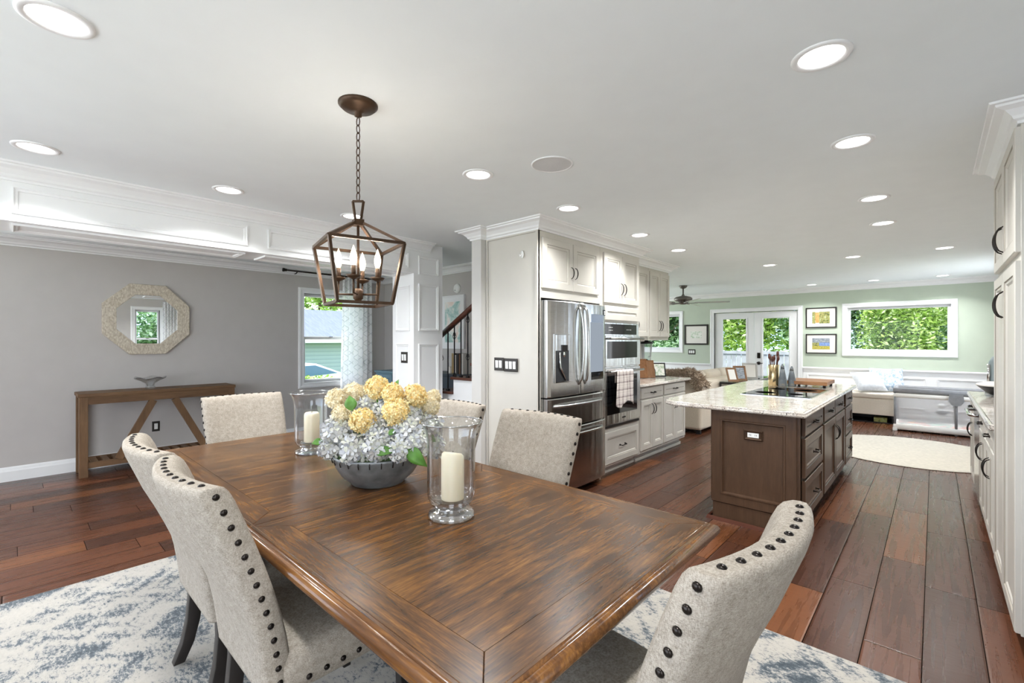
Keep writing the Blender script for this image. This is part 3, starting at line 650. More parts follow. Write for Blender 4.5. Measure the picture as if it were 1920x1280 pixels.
# oven tower
r=thing('oven_cabinet','cream tall cabinet holding the wall ovens, two doors above and a drawer below','cabinet',(-2.85,4.52,0),LG)
g=G(); g.box(-3.15,FX,4.106,4.94,.10,.50); g.box(-3.15,FX,4.106,4.94,1.616,2.39); g.box(-3.15,FX,4.106,4.134,.5,1.616); g.box(-3.15,FX,4.906,4.94,.5,1.616); g.box(-3.15,FX-.07,4.106,4.94,0,.10); g.build('cabinet_box','cab',r,bevel=.002)
cab_door(r,FK,4.145,1.82,.37,.52,hside=1,hz=.16,L=.13); cab_door(r,FK,4.525,1.82,.37,.52,hside=-1,hz=.16,L=.13)
cab_door(r,FK,4.15,1.64,.745,.15,name='filler_panel')
cab_door(r,FK,4.145,.125,.75,.335,hside=0,hz=.17,name='drawer',L=.11)
r=thing('double_oven','stainless steel double wall oven with microwave above','oven',(-2.7,4.52,.5))
g=G(); g.box(-3.0,FX+.012,4.135,4.905,.50,1.615); g.build('oven_body','steel',r,bevel=.003)
g=G(); g.box(FX,FX+.016,4.165,4.845,1.49,1.60); g.build('control_panel','blackglass',r)
g=G()
for (a,b) in ((4.24,1.56),(4.27,1.56),(4.30,1.56),(4.24,1.53),(4.27,1.53),(4.30,1.53),(4.62,1.54),(4.66,1.54),(4.70,1.54)): g.box(FX+.0155,FX+.0168,a,a+.014,b,b+.006)
g.build('display_marks','switch',r)
for (z0,z1,w0,w1,hz,nm) in ((1.15,1.475,1.235,1.415,1.445,'microwave_door'),(.545,1.135,.645,1.055,1.098,'oven_door')):
    g=G(); g.box(FX+.012,FX+.034,4.145,4.90,z0,z1); dd=g.build(nm,'steel',r,bevel=.004)
    g=G(); g.box(FX+.03,FX+.0355,4.175,4.825,w0,w1); g.build('oven_window','blackglass',dd)
    g=G(); g.tube([(FX+.085,4.15,hz),(FX+.085,4.885,hz)],.0125,12); 
    for y in(4.18,4.86): g.tube([(FX+.03,y,hz),(FX+.085,y,hz)],.009,8)
    g.build('handle','steel',dd)
g=G(); g.box(FX+.034,FX+.036,4.49,4.56,.585,.60); g.build('badge','plate',r)
g=G(); g.box(FX+.0,FX+.02,4.15,4.90,.505,.53); g.build('vent_trim','plate',r)
# towel on oven handle
g=G(); L=[]
for k in range(40):
    t=k/39; row=[]
    # path over bar: front down
    for j in range(22):
        q=j/21
        y=4.27+.34*q+ (.012*math.sin(q*9)*t)-.05*t*(1-q)
        if t<.12: a=t/.12*PI; x=FX+.085-.016*math.cos(a); z=1.098+.016*math.sin(a)
        else:
            s_=(t-.12)/.88; x=FX+.102+.006*math.sin(q*22+s_*2)*min(1,s_*3)+.004*s_; z=1.098-s_*(.35+.03*math.sin(q*7))
        if t<=0: z=.98
        row.append((x,y,z))
    L.append(row)
g.loops(L,False,False,0,True,False); g.build('tea_towel','towel',label='plaid tea towel hanging over the lower oven handle',cat='towel',solid=.003,loc=(FX+.1,4.45,.9))
# base cabinets
for i,(a,b,lab) in enumerate(((4.952,5.556,'cream base cabinet directly right of the wall oven'),(5.562,6.25,'cream base cabinet at the far end of the left counter'))):
    r=thing('base_cabinet',lab,'cabinet',(-2.85,(a+b)/2,0),LG)
    g=G(); g.box(-3.14,FX,a,b,.10,.875); g.box(-3.14,FX-.07,a,b,0,.10); g.box(FX-.07,FX-.055,a,b+(.01 if i else 0),0,.035)
    if i: g.box(-3.14,FX-.0,b-.001,b+.012,.10,.875); g.box(-3.14,FX-.07,b,b+.016,0,.03)
    g.build('cabinet_box','cab',r,bevel=.002)
    w=b-a; cab_door(r,FK,a+.012,.74,w-.024,.125,hside=0,hz=.062,name='drawer',L=.10)
    hw=(w-.03)/2; cab_door(r,FK,a+.012,.135,hw,.585,hside=1,hz=.47); cab_door(r,FK,a+.018+hw,.135,hw,.585,hside=-1,hz=.47)
EDGE=[(0,0),(.010,.001),(.018,.006),(.022,.014),(.020,.022),(.014,.027),(.018,.033),(.012,.039),(0,.04)]
def slab(poly,z,name,mat,label,cat,parent=None,edge=EDGE,loc=None):
    # poly clockwise -> out is left... use ccw reversed for right-hand outside
    g=G(); P=poly; g.sweep(P,[(o,z+u) for o,u in edge],closed=True,sm=True); n=len(P)
    g.add([(x,y,z+edge[-1][1]) for x,y in P],[tuple(range(n))]); g.add([(x,y,z) for x,y in P],[tuple(range(n))[::-1]])
    return g.build(name,mat,parent,label=label,cat=cat,loc=loc)
slab([(-3.15,4.945),(-2.505,4.945),(-2.505,6.35),(-3.15,6.35)],.875,'granite_countertop','granite','speckled granite countertop of the left kitchen run','countertop',loc=(-2.8,5.6,.875))
# uppers
UX=-2.79; FU=FR((UX,0,0),(0,1,0))
for i,(a,b,n,lab) in enumerate(((4.942,5.70,2,'cream upper cabinet half hidden behind the oven tower'),(5.706,6.335,2,'cream upper cabinet with two tall doors above the blender'))):
    r=thing('upper_cabinet',lab,'cabinet',(-2.95,(a+b)/2,1.43),LG)
    g=G(); g.box(-3.14,UX,a,b,1.455,2.39); g.box(-3.13,UX-.005,a,b,1.43,1.455); g.build('cabinet_box','cab',r,bevel=.002)
    hw=(b-a-.03)/2
    for k in range(2): cab_door(r,FU,a+.012+k*(hw+.006),1.475,hw,.87,hside=1 if k==0 else -1,hz=.15,L=.14)
g=G(); g.box(-3.168,-3.155,4.945,6.33,.915,1.43); struct(g,'trim_12','cab','pale backsplash behind the left counter')
# ---- items on left counter
Z=.916
r=thing('blender','clear pitcher blender with black base on the left counter','blender',(-2.97,6.02,Z))
g=G(); g.loops([[(-2.97+sx*w,6.02+sy*w,Z+z) for sx,sy in((-1,-1),(1,-1),(1,1),(-1,1))] for w,z in((.095,0),(.10,.02),(.09,.10),(.065,.17),(.06,.19))],True,True,0,False); g.build('motor_base','black',r,bevel=.006)
g=G(); g.lathe([(.055,.20),(.062,.25),(.078,.46),(.08,.47),(.076,.47),(.058,.25),(.05,.205)],(-2.97,6.02,Z),20); g.tube([(-2.97,6.10,Z+.44),(-2.97,6.15,Z+.43),(-2.97,6.15,Z+.30),(-2.97,6.09,Z+.28)],.009,8); g.build('pitcher','glass',r)
g=G(); g.lathe([(.082,.465),(.085,.475),(.08,.492),(.03,.497),(.028,.512),(.01,.514)],(-2.97,6.02,Z),20); g.build('lid','black',r)
g=G(); g.lathe([(.05,.192),(.05,.22),(.02,.24),(.01,.25)],(-2.97,6.02,Z),12); g.build('blade_collar','plate',r)
def lean(name,mat,cx,cy,w,h,t,ang,yaw,label,cat,group=None,inner=None):
    r=thing(name,label,cat,(cx,cy,Z),group); c,s_=math.cos(yaw),math.sin(yaw)
    def F(a,b,d):
        y=-b*math.sin(ang)*-1+d*math.cos(ang); z=b*math.cos(ang)-d*math.sin(ang)*-1*0+0
        x=a; return (cx+x*c-y*s_,cy+x*s_+y*c,Z+.004+z)
    g=G(); g.nest(lambda a,b,d:F(a-w/2,b,d),w,h,[(0,0),(0,-t),(.012,-t),(.014,-t+.003)],True,None,True); g.build('panel',mat,r)
    if inner: g=G(); g.nest(lambda a,b,d:F(a-w/2,b,d-t-.0005),w,h,[(.018,0),(.02,0)],True); g.build('picture',inner,r)
    return r
lean('serving_tray','navy',-3.0,5.45,.26,.24,.012,.28,.9,'slate blue tray leaning behind the counter beside the oven','tray')
lean('cutting_board','board',-2.93,5.76,.20,.26,.018,.2,.9,'brown wooden cutting board leaning in front of the blender','cutting board')
lean('cutting_board','wood2',-2.86,5.90,.15,.24,.016,.22,1.0,'light wooden cutting board leaning beside the black tablet','cutting board')
lean('tablet','black',-2.84,6.13,.20,.20,.010,.25,.75,'black framed tablet leaning at the end of the left counter','tablet',inner='sketch')
# ================================================================ ISLAND
IX0,IX1,IY0,IY1=-1.335,-.705,3.81,6.50
r=thing('kitchen_island','dark stained wooden kitchen island with panelled end, drawers and doors','kitchen island',(-1.0,5.1,0))
g=G(); g.box(IX0+.02,IX1,IY0+.012,IY1,.10,.875); g.box(IX0+.02,IX1-.07,IY0+.012,IY1-.01,0,.10); g.box(IX0,IX0+.04,IY0+.03,IY1,.145,.875); g.box(IX1-.06,IX1,IY0,IY0+.05,.10,.875)
g.build('island_body','island',r,bevel=.002)
g=G(); g.nest(FR((IX0+.02,IY0+.002,.145),(1,0,0)),IX1-IX0-.04,.73,[(0,-.01),(0,.012),(.004,.016),(.068,.016),(.072,.022),(.082,.022),(.086,.012),(.09,.004)],True); g.build('end_panel','island',r)
g=G(); g.box(IX0+.028,IX1-.03,IY0-.004,IY0+.02,.0,.14); g.build('toe_board','island',r)
g=G(); g.sweep([(IX0+.0,IY1-.1),(IX0+.0,IY0-.01),(IX1-.03,IY0-.01)][::-1],[(0,0),(-.0,.02),(-.01,.028),(-.02,0)]); g.build('shoe_moulding','rail',r)
# outlet on island
r2=thing('island_outlet','bronze outlet plate with white sockets on the island end','outlet',(-1.02,IY0-.01,.70))
g=G(); g.nest(FR((-1.078,IY0-.0005,.665),(1,0,0)),.135,.078,[(0,-.002),(0,.006),(.008,.014),(.018,.008)],True); g.build('cover_plate','bronze',r2)
g=G(); g.box(-1.05,-.972,IY0-.012,IY0-.008,.688,.722); g.build('socket','switch',r2)
g=G()
for x in(-1.038,-1.028,-.998,-.988): g.box(x,x+.003,IY0-.0125,IY0-.0115,.70,.712)
g.build('socket_slots','black',r2)
FI=FR((IX1,0,0),(0,1,0)); IM=('island','islglaze')
def idr(a,b,w,h): cab_door(r,FI,a,b,w,h,IM,0,h/2,'drawer',.09)
for a,w in ((3.875,.72),(5.93,.53)):
    idr(a,.73,w,.135); idr(a,.425,w,.285); idr(a,.12,w,.285)
idr(4.66,.73,.56,.135); idr(5.235,.73,.56,.135)
cab_door(r,FI,4.66,.12,.60,.59,IM,1,.44); cab_door(r,FI,5.27,.12,.60,.59,IM,-1,.44)
slab([(-1.60,3.765),(-.68,3.765),(-.68,6.57),(-1.60,6.57),(-1.69,6.50),(-1.73,6.40),(-1.73,3.95),(-1.69,3.83)],.875,'granite_worktop','granite','speckled granite worktop of the kitchen island','countertop',loc=(-1.2,5.1,.875))
r=thing('cooktop','black glass cooktop with steel edge set in the island','cooktop',(-1.08,5.15,Z))
g=G(); g.box(-1.345,-.80,4.70,5.62,Z,Z+.008); g.build('glass_top','blackglass',r,bevel=.003)
g=G(); g.box(-1.36,-.785,4.685,5.635,Z-.001,Z+.004); g.build('steel_edge','steel',r)
for x,y,rr in ((-1.2,4.93,.09),(-.95,4.93,.07),(-1.2,5.38,.075),(-.95,5.38,.10)):
    g=G(); g.lathe([(rr,0),(rr,.0004),(rr-.004,.0004),(rr-.004,0)],(x,y,Z+.0082),32); g.build('burner_ring','plate',r)
r=thing('utensil_crock','champagne metal cylinder holding wooden utensils on the island','utensil holder',(-1.33,5.80,Z))
g=G(); g.lathe([(.052,0),(.055,.005),(.055,.235),(.052,.238),(.048,.235),(.048,.02),(.0,.02)],(-1.33,5.80,Z),32); g.build('cylinder','gold',r)
for k,(a,hh,lab) in enumerate(((.75,.39,'tallest dark wooden spoon in the metal crock'),(3.7,.36,'dark wooden utensil leaning left in the metal crock'),(.0,.34,'dark wooden utensil leaning to the far right in the metal crock'),(2.2,.33,'dark wooden utensil at the back of the metal crock'),(5.0,.345,'dark wooden utensil at the front of the metal crock'))):
    dx=.03*math.cos(a); dy=.03*math.sin(a)
    t=thing('wooden_utensil',lab,'utensil',(-1.33+dx*.6,5.80+dy*.6,Z+.022),'utensils in the crock')
    g=G(); g.tube([(-1.33+dx*.6,5.80+dy*.6,Z+.022),(-1.33+dx*1.3,5.80+dy*1.3,Z+hh-.07),(-1.33+dx*1.45,5.80+dy*1.45,Z+hh-.04),(-1.33+dx*1.55,5.80+dy*1.55,Z+hh)],[.005,.006,.016,.010],8); g.build('handle','rail',t)
for x,y,h,lab in ((-1.235,5.76,.25,'taller grey wooden pepper mill beside the champagne crock'),(-1.16,5.83,.225,'shorter grey wooden pepper mill nearest the cutting board')):
    r=thing('pepper_mill',lab,'pepper mill',(x,y,Z))
    g=G(); g.lathe([(.040,0),(.043,.01),(.040,h*.3),(.030,h*.55),(.020,h*.78)],(x,y,Z),20); g.build('body','mill',r)
    g=G(); g.lathe([(.020,h*.785),(.016,h*.93),(.008,h*.945),(.009,h*.97),(.006,h)],(x,y,Z),16); g.build('head','mill',r)
r=thing('chopping_block','thick brown end-grain cutting board lying on the far end of the island','cutting board',(-1.02,6.03,Z))
g=G(); g.box(-1.20,-.83,5.80,6.30,Z+.03,Z+.068); g.build('board','board',r,bevel=.004)
for x,y in ((-1.17,5.84),(-.86,5.84),(-1.17,6.26),(-.86,6.26)):
    g=G(); g.tube([(x,y,Z),(x,y,Z+.031)],.014,10); g.build('foot','black',r)
# ================================================================ RIGHT RUN
PX=.285; FP=FR((PX,10,0),(0,-1,0))   # a = 10 - Y
RG='cream cabinets of the right kitchen wall'
r=thing('pantry_cabinet','tall cream pantry cabinet at the right edge with upper and lower doors','cabinet',(.6,3.55,0),RG)
g=G(); g.box(PX,.91,3.05,4.02,.10,2.40); g.box(PX+.07,.91,3.06,4.02,0,.10); g.build('cabinet_box','cab',r,bevel=.002)
for k in range(2):
    y0=4.015-k*.485
    cab_door(r,FP,10-y0,1.82,.478,.56,hside=1 if k==0 else -1,hz=.13,L=.14)
    cab_door(r,FP,10-y0,.11,.478,1.67,hside=1 if k==0 else -1,hz=1.50,L=.14)
y=4.03
for i,(w,kind,lab) in enumerate(((.62,'c','cream base cabinet nearest the tall pantry'),(.62,'c','cream base cabinet between the pantry-side unit and the dishwasher'),(.60,'d',''),(.62,'c','cream base cabinet at the far end of the right counter'))):
    if kind=='c':
        r=thing('base_cabinet',lab,'cabinet',(.6,y+w/2,0),RG)
        g=G(); g.box(PX+.002,.91,y,y+w-.004,.10,.875); g.box(PX+.07,.91,y,y+w-.004,0,.10); g.build('cabinet_box','cab',r,bevel=.002)
        cab_door(r,FP,10-(y+w-.012),.74,w-.024,.125,hside=0,hz=.06,name='drawer',L=.1)
        hw=(w-.03)/2; cab_door(r,FP,10-(y+w-.012),.125,hw,.6,hside=1,hz=.46); cab_door(r,FP,10-(y+w-.018-hw),.125,hw,.6,hside=-1,hz=.46)
    else:
        r=thing('dishwasher','steel dishwasher with a curved bar handle under the right counter','dishwasher',(.6,y+w/2,0))
        g=G(); g.box(PX+.0,.90,y,y+w-.004,.0,.872); g.build('body','plate',r)
        g=G(); g.box(PX-.02,PX,y+.004,y+w-.008,.11,.865); g.build('front_panel','steel',r,bevel=.003)
        g=G(); g.tube([(PX-.02,y+.06,.81),(PX-.06,y+.07,.81),(PX-.075,y+.12,.81),(PX-.075,y+w-.12,.81),(PX-.06,y+w-.07,.81),(PX-.02,y+w-.06,.81)],.013,10); g.build('handle','chrome',r)
    y+=w
slab([(.262,4.024),(.91,4.024),(.91,6.51),(.262,6.51)],.875,'granite_countertop','granite','speckled granite countertop beyond the tall pantry','countertop',loc=(.6,5.2,.875))
r=thing('mixing_bowl','dark bowl with a pale folded rim on the right counter','bowl',(.46,6.12,Z))
BWY=6.12
g=G(); g.lathe([(.05,0),(.07,.005),(.11,.03),(.165,.085),(.17,.09),(.16,.088),(.10,.035),(.0,.012)],(.46,BWY,Z),28); g.build('bowl_body','black',r)
g=G(); g.lathe([(.150,.088),(.178,.092),(.17,.108),(.12,.125),(.06,.13),(0,.13)],(.46,BWY,Z),28); g.build('lid','granitecloth',r)
r=thing('stand_mixer','grey-blue rounded appliance behind the bowl on the right counter','appliance',(.50,6.43,Z))
g=G(); g.loops([[(.50+.125*w*a,6.43+.065*w*b,Z+z) for a,b in ((-1,-.7),(-.8,-1),(.8,-1),(1,-.7),(1,.7),(.8,1),(-.8,1),(-1,.7))] for w,z in((1.1,0),(1.1,.02),(.98,.05),(.95,.2),(.88,.30),(.7,.35),(.4,.365))],True,True,0,True); g.build('housing','ceramic',r)
g=G(); g.tube([(.385,6.36,Z+.1),(.385,6.36,Z+.28)],.012,8); g.build('grip','chrome',r)
# ================================================================ LIGHTS
for i,(x,y) in enumerate(DL):
    near='above the dining table' if y<2.5 and x>-3 else ('beside the beam' if x<-3 else ('over the kitchen' if y<6 else 'in the living area ceiling'))
    lab=['white recessed downlight at the top left corner above the table','white recessed downlight at far left next to the beam','middle one of the downlights along the beam','white recessed downlight partly behind the lantern','white recessed downlight between lantern and ceiling speaker','white recessed downlight in front of the refrigerator','large white recessed downlight at the upper right','second downlight of the right row above the walkway','third downlight of the right row above the island','fourth downlight of the right row above the island end','downlight in front of the wall oven','downlight near the end of the left cabinets','right downlight of the living area middle row','centre downlight of the living area middle row','left downlight of the living area middle row','right downlight nearest the sage far wall','centre downlight nearest the sage far wall','left downlight nearest the sage far wall','recessed downlight above the photographer'][i]
    r=thing('recessed_downlight',lab,'ceiling light',(x,y,CZ),'recessed downlights')
    g=G(); g.lathe([(.098,0),(.098,-.004),(.090,-.007),(.076,-.006),(.072,.0)],(x,y,CZ),32,cap0=False,cap1=False); g.build('trim_ring','white',r)
    g=G(); g.lathe([(.075,-.002),(.06,-.004),(0.001,-.005)],(x,y,CZ),32,cap0=False); g.build('lens','lampglow',r)
    l=area('downlight_lamp',(x,y,CZ-.012),(0,0,0),.14,.14,LAMP,(.985,1,1),'DISK',2.3); l.parent=r; l.location=(0,0,-.012)
r=thing('ceiling_speaker','round white speaker grille flush in the ceiling beside the lantern','speaker',(-1.69,2.195,CZ))
g=G(); g.lathe([(.125,0),(.125,-.004),(.118,-.006),(.115,-.003)],(-1.69,2.195,CZ),40,cap0=False,cap1=False); g.build('trim_ring','white',r)
g=G(); g.lathe([(.115,-.003),(.08,-.004),(.001,-.005)],(-1.69,2.195,CZ),40,cap0=False); g.build('grille',flat('speaker_grille','#d4d4d4',.8,noise=.05,bscale=300,bstr=.8),r)
# lantern
LX,LY=-1.90,1.05
r=thing('pendant_lantern','bronze open-frame lantern pendant with four candle bulbs over the dining table','pendant light',(LX,LY,CZ))
g=G(); g.lathe([(.085,0),(.085,-.008),(.07,-.022),(.03,-.032),(.016,-.04),(.016,-.055),(.006,-.06)],(LX,LY,CZ),32); g.build('canopy','bronze',r)
zc=CZ-.062; k=0
while zc>2.06:
    g=G(); a=(k%2)*PI/2+.3; ca,sa=math.cos(a),math.sin(a)
    pts=[(LX+ca*.009*math.cos(q),LY+sa*.009*math.cos(q),zc-.017+.020*math.sin(q)) for q in [2*PI*i/12 for i in range(12)]]
    g.tube(pts,.0022,6,closed=True); g.build('chain_link','bronze',r); zc-=.0335; k+=1
# frame
fwd=Vector((-sn,cs,0)); rgt=Vector((cs,sn,0))
def LP(rr,dd,z): v=Vector((LX,LY,0))+rgt*rr+fwd*dd; return (v.x,v.y,z)
rot=.20
def corner(k,rad,z): a=-PI/2-rot+k*PI/2; return LP(rad*math.cos(a),rad*math.sin(a),z)
def bar(p,q,w=.007,name='frame_bar'):
    g=G(); g.tube([p,q],w*1.25,4); return g.build(name,'bronze',r)
T=[corner(k,.222,1.848) for k in range(4)]; B=[corner(k,.165,1.585) for k in range(4)]; A=[corner(k,.028,1.945) for k in range(4)]
for k in range(4):
    bar(T[k],T[(k+1)%4]); bar(B[k],B[(k+1)%4]); bar(T[k],B[k]); bar(A[k],T[k])
g=G(); L=[[corner(k,q,z) for k in range(4)] for q,z in((.03,1.935),(.03,1.962),(.012,1.966))]; g.loops(L,True,True,0,False); g.build('top_hub','bronze',r)
bar(LP(-.013,0,1.965),LP(-.024,0,2.045),.005); bar(LP(.013,0,1.965),LP(.024,0,2.045),.005); bar(LP(-.024,0,2.045),LP(.024,0,2.045),.005)
g=G(); g.tube([(LX,LY,1.94),(LX,LY,1.63)],.006,8); g.lathe([(.012,1.60),(.022,1.61),(.022,1.645),(.012,1.655)],(LX,LY,0),16); g.build('centre_stem','bronze',r)
for k in range(4):
    a=-PI/2+.10+k*PI/2; ex,ey=.085*math.cos(a),.085*math.sin(a); P=lambda f,z:LP(ex*f,ey*f,z)
    g=G(); g.tube([P(.1,1.628),P(1,1.628),P(1,1.69)],.005,6); g.build('arm','bronze',r)
    c=P(1,0)
    g=G(); g.lathe([(.004,1.685),(.026,1.695),(.032,1.703),(.028,1.704),(.012,1.70)],(c[0],c[1],0),20); g.build('drip_plate','bronze',r)
    g=G(); g.lathe([(.010,1.70),(.010,1.745),(.006,1.746)],(c[0],c[1],0),14); g.build('candle_sleeve','bronze',r)
    g=G(); g.lathe([(.007,1.745),(.013,1.762),(.0155,1.78),(.012,1.80),(.005,1.82),(.001,1.832)],(c[0],c[1],0),14); g.build('bulb','bulbglow',r)
for k in range(4):
    a=-PI/2+.10+k*PI/2; c=LP(.085*math.cos(a),.085*math.sin(a),1.782)
    pl=bpy.data.lights.new('bulb_glow','POINT'); pl.energy=BULB; pl.color=(1,.90,.78); pl.shadow_soft_size=.019
    po=bpy.data.objects.new('bulb_glow',pl); COL.objects.link(po); po.parent=r; po.location=(c[0]-LX,c[1]-LY,c[2]-CZ)
# ================================================================ DINING AREA
def rugmesh(x0,x1,y0,y1,h=.012):
    g=G(); g.box(x0,x1,y0,y1,0.001,h); return g
rugmesh(-3.68,.60,-.75,2.50).build('area_rug','rug',label='large distressed blue and cream rug under the dining table',cat='rug',bevel=.004,loc=(-1.5,.9,0))
g=G(); g.lathe([(1.0,.001),(1.01,.006),(1.0,.012),(.5,.012),(.001,.012)],(-.24,7.82,0),72,sm=False); g.build('round_rug','roundrug',label='round ivory rug on the floor beyond the island',cat='rug',loc=(-.24,7.82,0))
# table
TX0,TX1,TY0,TY1=-3.43,-.60,.575,1.715
r=thing('dining_table','large brown wooden dining table with moulded edge and black trestle base','dining table',((TX0+TX1)/2,(TY0+TY1)/2,0.012))
EP=[(0,-.058),(.004,-.058),(.008,-.050),(.020,-.046),(.026,-.036),(.027,-.022),(.020,-.010),(.008,-.006),(.006,-.010),(.002,-.010),(0,-.001),(-.012,0)]
g=G(); g.sweep([(TX0,TY0),(TX1,TY0),(TX1,TY1),(TX0,TY1)],[(o,.76+u) for o,u in EP],closed=True,sm=True); g.build('moulded_edge',['tabedge'],r)
seam=-1.795; bw=.105
def boards(x0,x1):
    g=G(); g.prism([(x0+bw,TY0+bw),(x1-bw,TY0+bw),(x1-bw,TY1-bw),(x0+bw,TY1-bw)],.715,.7600); g.build('top_field','tabY',r)
    for (pl_,mt) in (([(x0,TY0),(x1,TY0),(x1-bw,TY0+bw),(x0+bw,TY0+bw)],'tabX'),([(x1,TY1),(x0,TY1),(x0+bw,TY1-bw),(x1-bw,TY1-bw)],'tabX'),([(x1,TY0),(x1,TY1),(x1-bw,TY1-bw),(x1-bw,TY0+bw)],'tabY'),([(x0,TY1),(x0,TY0),(x0+bw,TY0+bw),(x0+bw,TY1-bw)],'tabY')):
        cx=sum(p[0] for p in pl_)/4; cy=sum(p[1] for p in pl_)/4
        q=[(cx+(x-cx)*.9985,cy+(y-cy)*.9985) for x,y in pl_]
        g=G(); g.prism(q,.715,.7598); g.build('border_board',mt,r,bevel=.0012,seg=1)
boards(TX0,seam-.0012); boards(seam+.0012,TX1)
g=G(); g.box(TX0+.09,TX1-.09,TY0+.09,TY1-.09,.64,.71); g.build('apron','blackwood',r)
g=G()
P=[(TX0+.012,TY0+.012),(TX1-.012,TY0+.012),(TX1-.012,TY1-.012),(TX0+.012,TY1-.012)]
g.sweep(P,[(0,.685),(.006,.688),(.006,.70),(0,.703)],closed=True)
for i in range(4):
    p=Vector(P[i]); q=Vector(P[(i+1)%4]); n=int((q-p).length/.022)
    for k in range(n):
        c=p.lerp(q,(k+.5)/n); g.sphere((c.x,c.y,.693),.009,6,4)
g.build('beaded_trim','blackwood',r)
for x in (-3.0,-1.05):
    g=G(); g.box(x-.05,x+.05,.80,1.49,.56,.64); g.box(x-.04,x+.04,1.02,1.27,.10,.57); g.box(x-.06,x+.06,.72,1.57,.012,.10); g.build('trestle','blackwood',r,bevel=.008)
g=G(); g.box(-3.0,-1.05,1.10,1.19,.18,.27); g.build('stretcher','blackwood',r,bevel=.006)
for y0,y1 in ((.76,1.53),(1.53,.76)):
    g=G(); g.tube([(-1.35,1.145,.62),(-1.05,y0+.12,.10)],.03,4); g.build('brace','blackwood',r)
# chairs : local origin at floor under seat, facing +Y
def ylean(z): # centre of back thickness (rear-centre nail line)
    P=[(.36,-.236),(.45,-.246),(.53,-.258),(.58,-.268),(.66,-.290),(.75,-.318),(.84,-.350),(.93,-.384),(1.02,-.420)]
    if z<=P[0][0]: return P[0][1]
    for (a,b),(c,d) in zip(P,P[1:]):
        if z<=c: return b+(d-b)*(z-a)/(c-a)
    return P[-1][1]
HW=.258; TK=.040
def bow(s_,z): # plan curve: centre pushed rearward
    return -.045*(1-s_*s_)*min(1,max(0,(z-.45)/.4))
def make_chair(label):
    r=thing('dining_chair',label,'chair',(0,0,0),'nailhead dining chairs around the table')
    g=G(); L=[]; Z_=[.355,.362,.40,.46,.52,.60,.68,.76,.84,.92,.97,1.0,1.014,1.02]
    for z in Z_:
        row=[]; e=1.0
        if z>1.0: e={1.014:.965,1.02:.90}.get(z,1)
        if z<.36: e=.93
        hw=(HW-.022*(1-min(1,(z-.35)/.5)))
        th=TK*(1.0 if z<.99 else (.92 if z<1.01 else (.75 if z<1.016 else .5)))
        zt=min(z,1.02)
        cr_=.016
        pts=[]
        for s_ in [-1+2*k/14 for k in range(15)]: pts.append((s_*(hw-cr_)/hw,1))
        side=[]
        for s_ in [-1+2*k/14 for k in range(15)]:
            x=s_*(hw-cr_); row.append((x,ylean(zt)+th+bow(s_,zt)+.006*(1-s_**4)*(.6 if z<1 else .2),z))
        row+= [(hw-.003,ylean(zt)+th*.72,z),(hw+.001,ylean(zt),z),(hw-.003,ylean(zt)-th*.72,z)]
        for s_ in [1-2*k/14 for k in range(15)]:
            x=s_*(hw-cr_); row.append((x,ylean(zt)-th+bow(s_,zt),z))
        row+= [(-hw+.003,ylean(zt)-th*.72,z),(-hw-.001,ylean(zt),z),(-hw+.003,ylean(zt)+th*.72,z)]
        L.append(row)
    g.loops(L,True,True,0,True); back=g.build('backrest','linen',r)
    # seat
    g=G(); L=[]
    def ring(hx,y0,y1,z,rr=.03,n=5):
        o=[]
        for cx,cy,a0 in ((hx-rr,y0+rr,-PI/2),(hx-rr,y1-rr,0),(-hx+rr,y1-rr,PI/2),(-hx+rr,y0+rr,PI)):
            for k in range(n): a=a0+PI/2*k/(n-1); o.append((cx+rr*math.cos(a),cy+rr*math.sin(a),z))
        return o
    for hx,a,b,z in ((.235,-.235,.225,.352),(.245,-.24,.235,.357),(.250,-.24,.240,.40),(.250,-.24,.240,.445),(.243,-.235,.233,.468),(.22,-.21,.21,.482),(.15,-.14,.14,.490),(.05,-.05,.05,.492)): L.append(ring(hx,a,b,z,min(.035,hx*.5)))
    g.loops(L,True,True,0,True); seat=g.build('seat','linen',r)
    for sx in(-1,1):
        g=G(); L=[]
        for z,w_,y in ((.356,.022,.195),(.012,.016,.20)): L.append([(sx*.215+a*w_,y+b*w_,z) for a,b in((-1,-1),(1,-1),(1,1),(-1,1))])
        g.loops(L,True,True,0,False); g.build('leg','blackwood',r,bevel=.003)
        g=G(); L=[]
        for z,y,w_ in ((.38,-.225,.026),(.28,-.222,.026),(.18,-.232,.025),(.09,-.252,.023),(.012,-.285,.021)): L.append([(sx*.205+a*.021,y+b*w_,z) for a,b in((-1,-1),(1,-1),(1,1),(-1,1))])
        g.loops(L,True,True,0,True); g.build('leg','blackwood',r,bevel=.003)
    g=G(); g.lathe([(.0092,-.001),(.009,.002),(.006,.005),(.001,.0062)],(0,0,0),10); nail=g.build('nailhead','handle',r); me=nail.data
    bpy.data.objects.remove(nail)
    def put(x,y,z,d):
        o=bpy.data.objects.new('nailhead',me); COL.objects.link(o); o.parent=r; o.location=(x,y,z)
        o.rotation_euler=Vector(d).to_track_quat('Z','Y').to_euler()
    for k in range(10):
        s_=-1+2*(k+.5)/10; s_*=.96; put(s_*(HW-.012),ylean(1.02)+bow(s_,1.02),1.0195,(0,0,1))
    for sx in(-1,1):
        for k in range(14):
            z=.995-k*.0455
            hw=(HW-.022*(1-min(1,(z-.35)/.5))); put(sx*(hw+.0005),ylean(z),z,(sx,0,0))
        for k in range(7): put(sx*.2505,-.16+k*.055,.385,(sx,0,0))
    return r
chair0=make_chair('dining chair with its back to the camera, nearest the lower left')
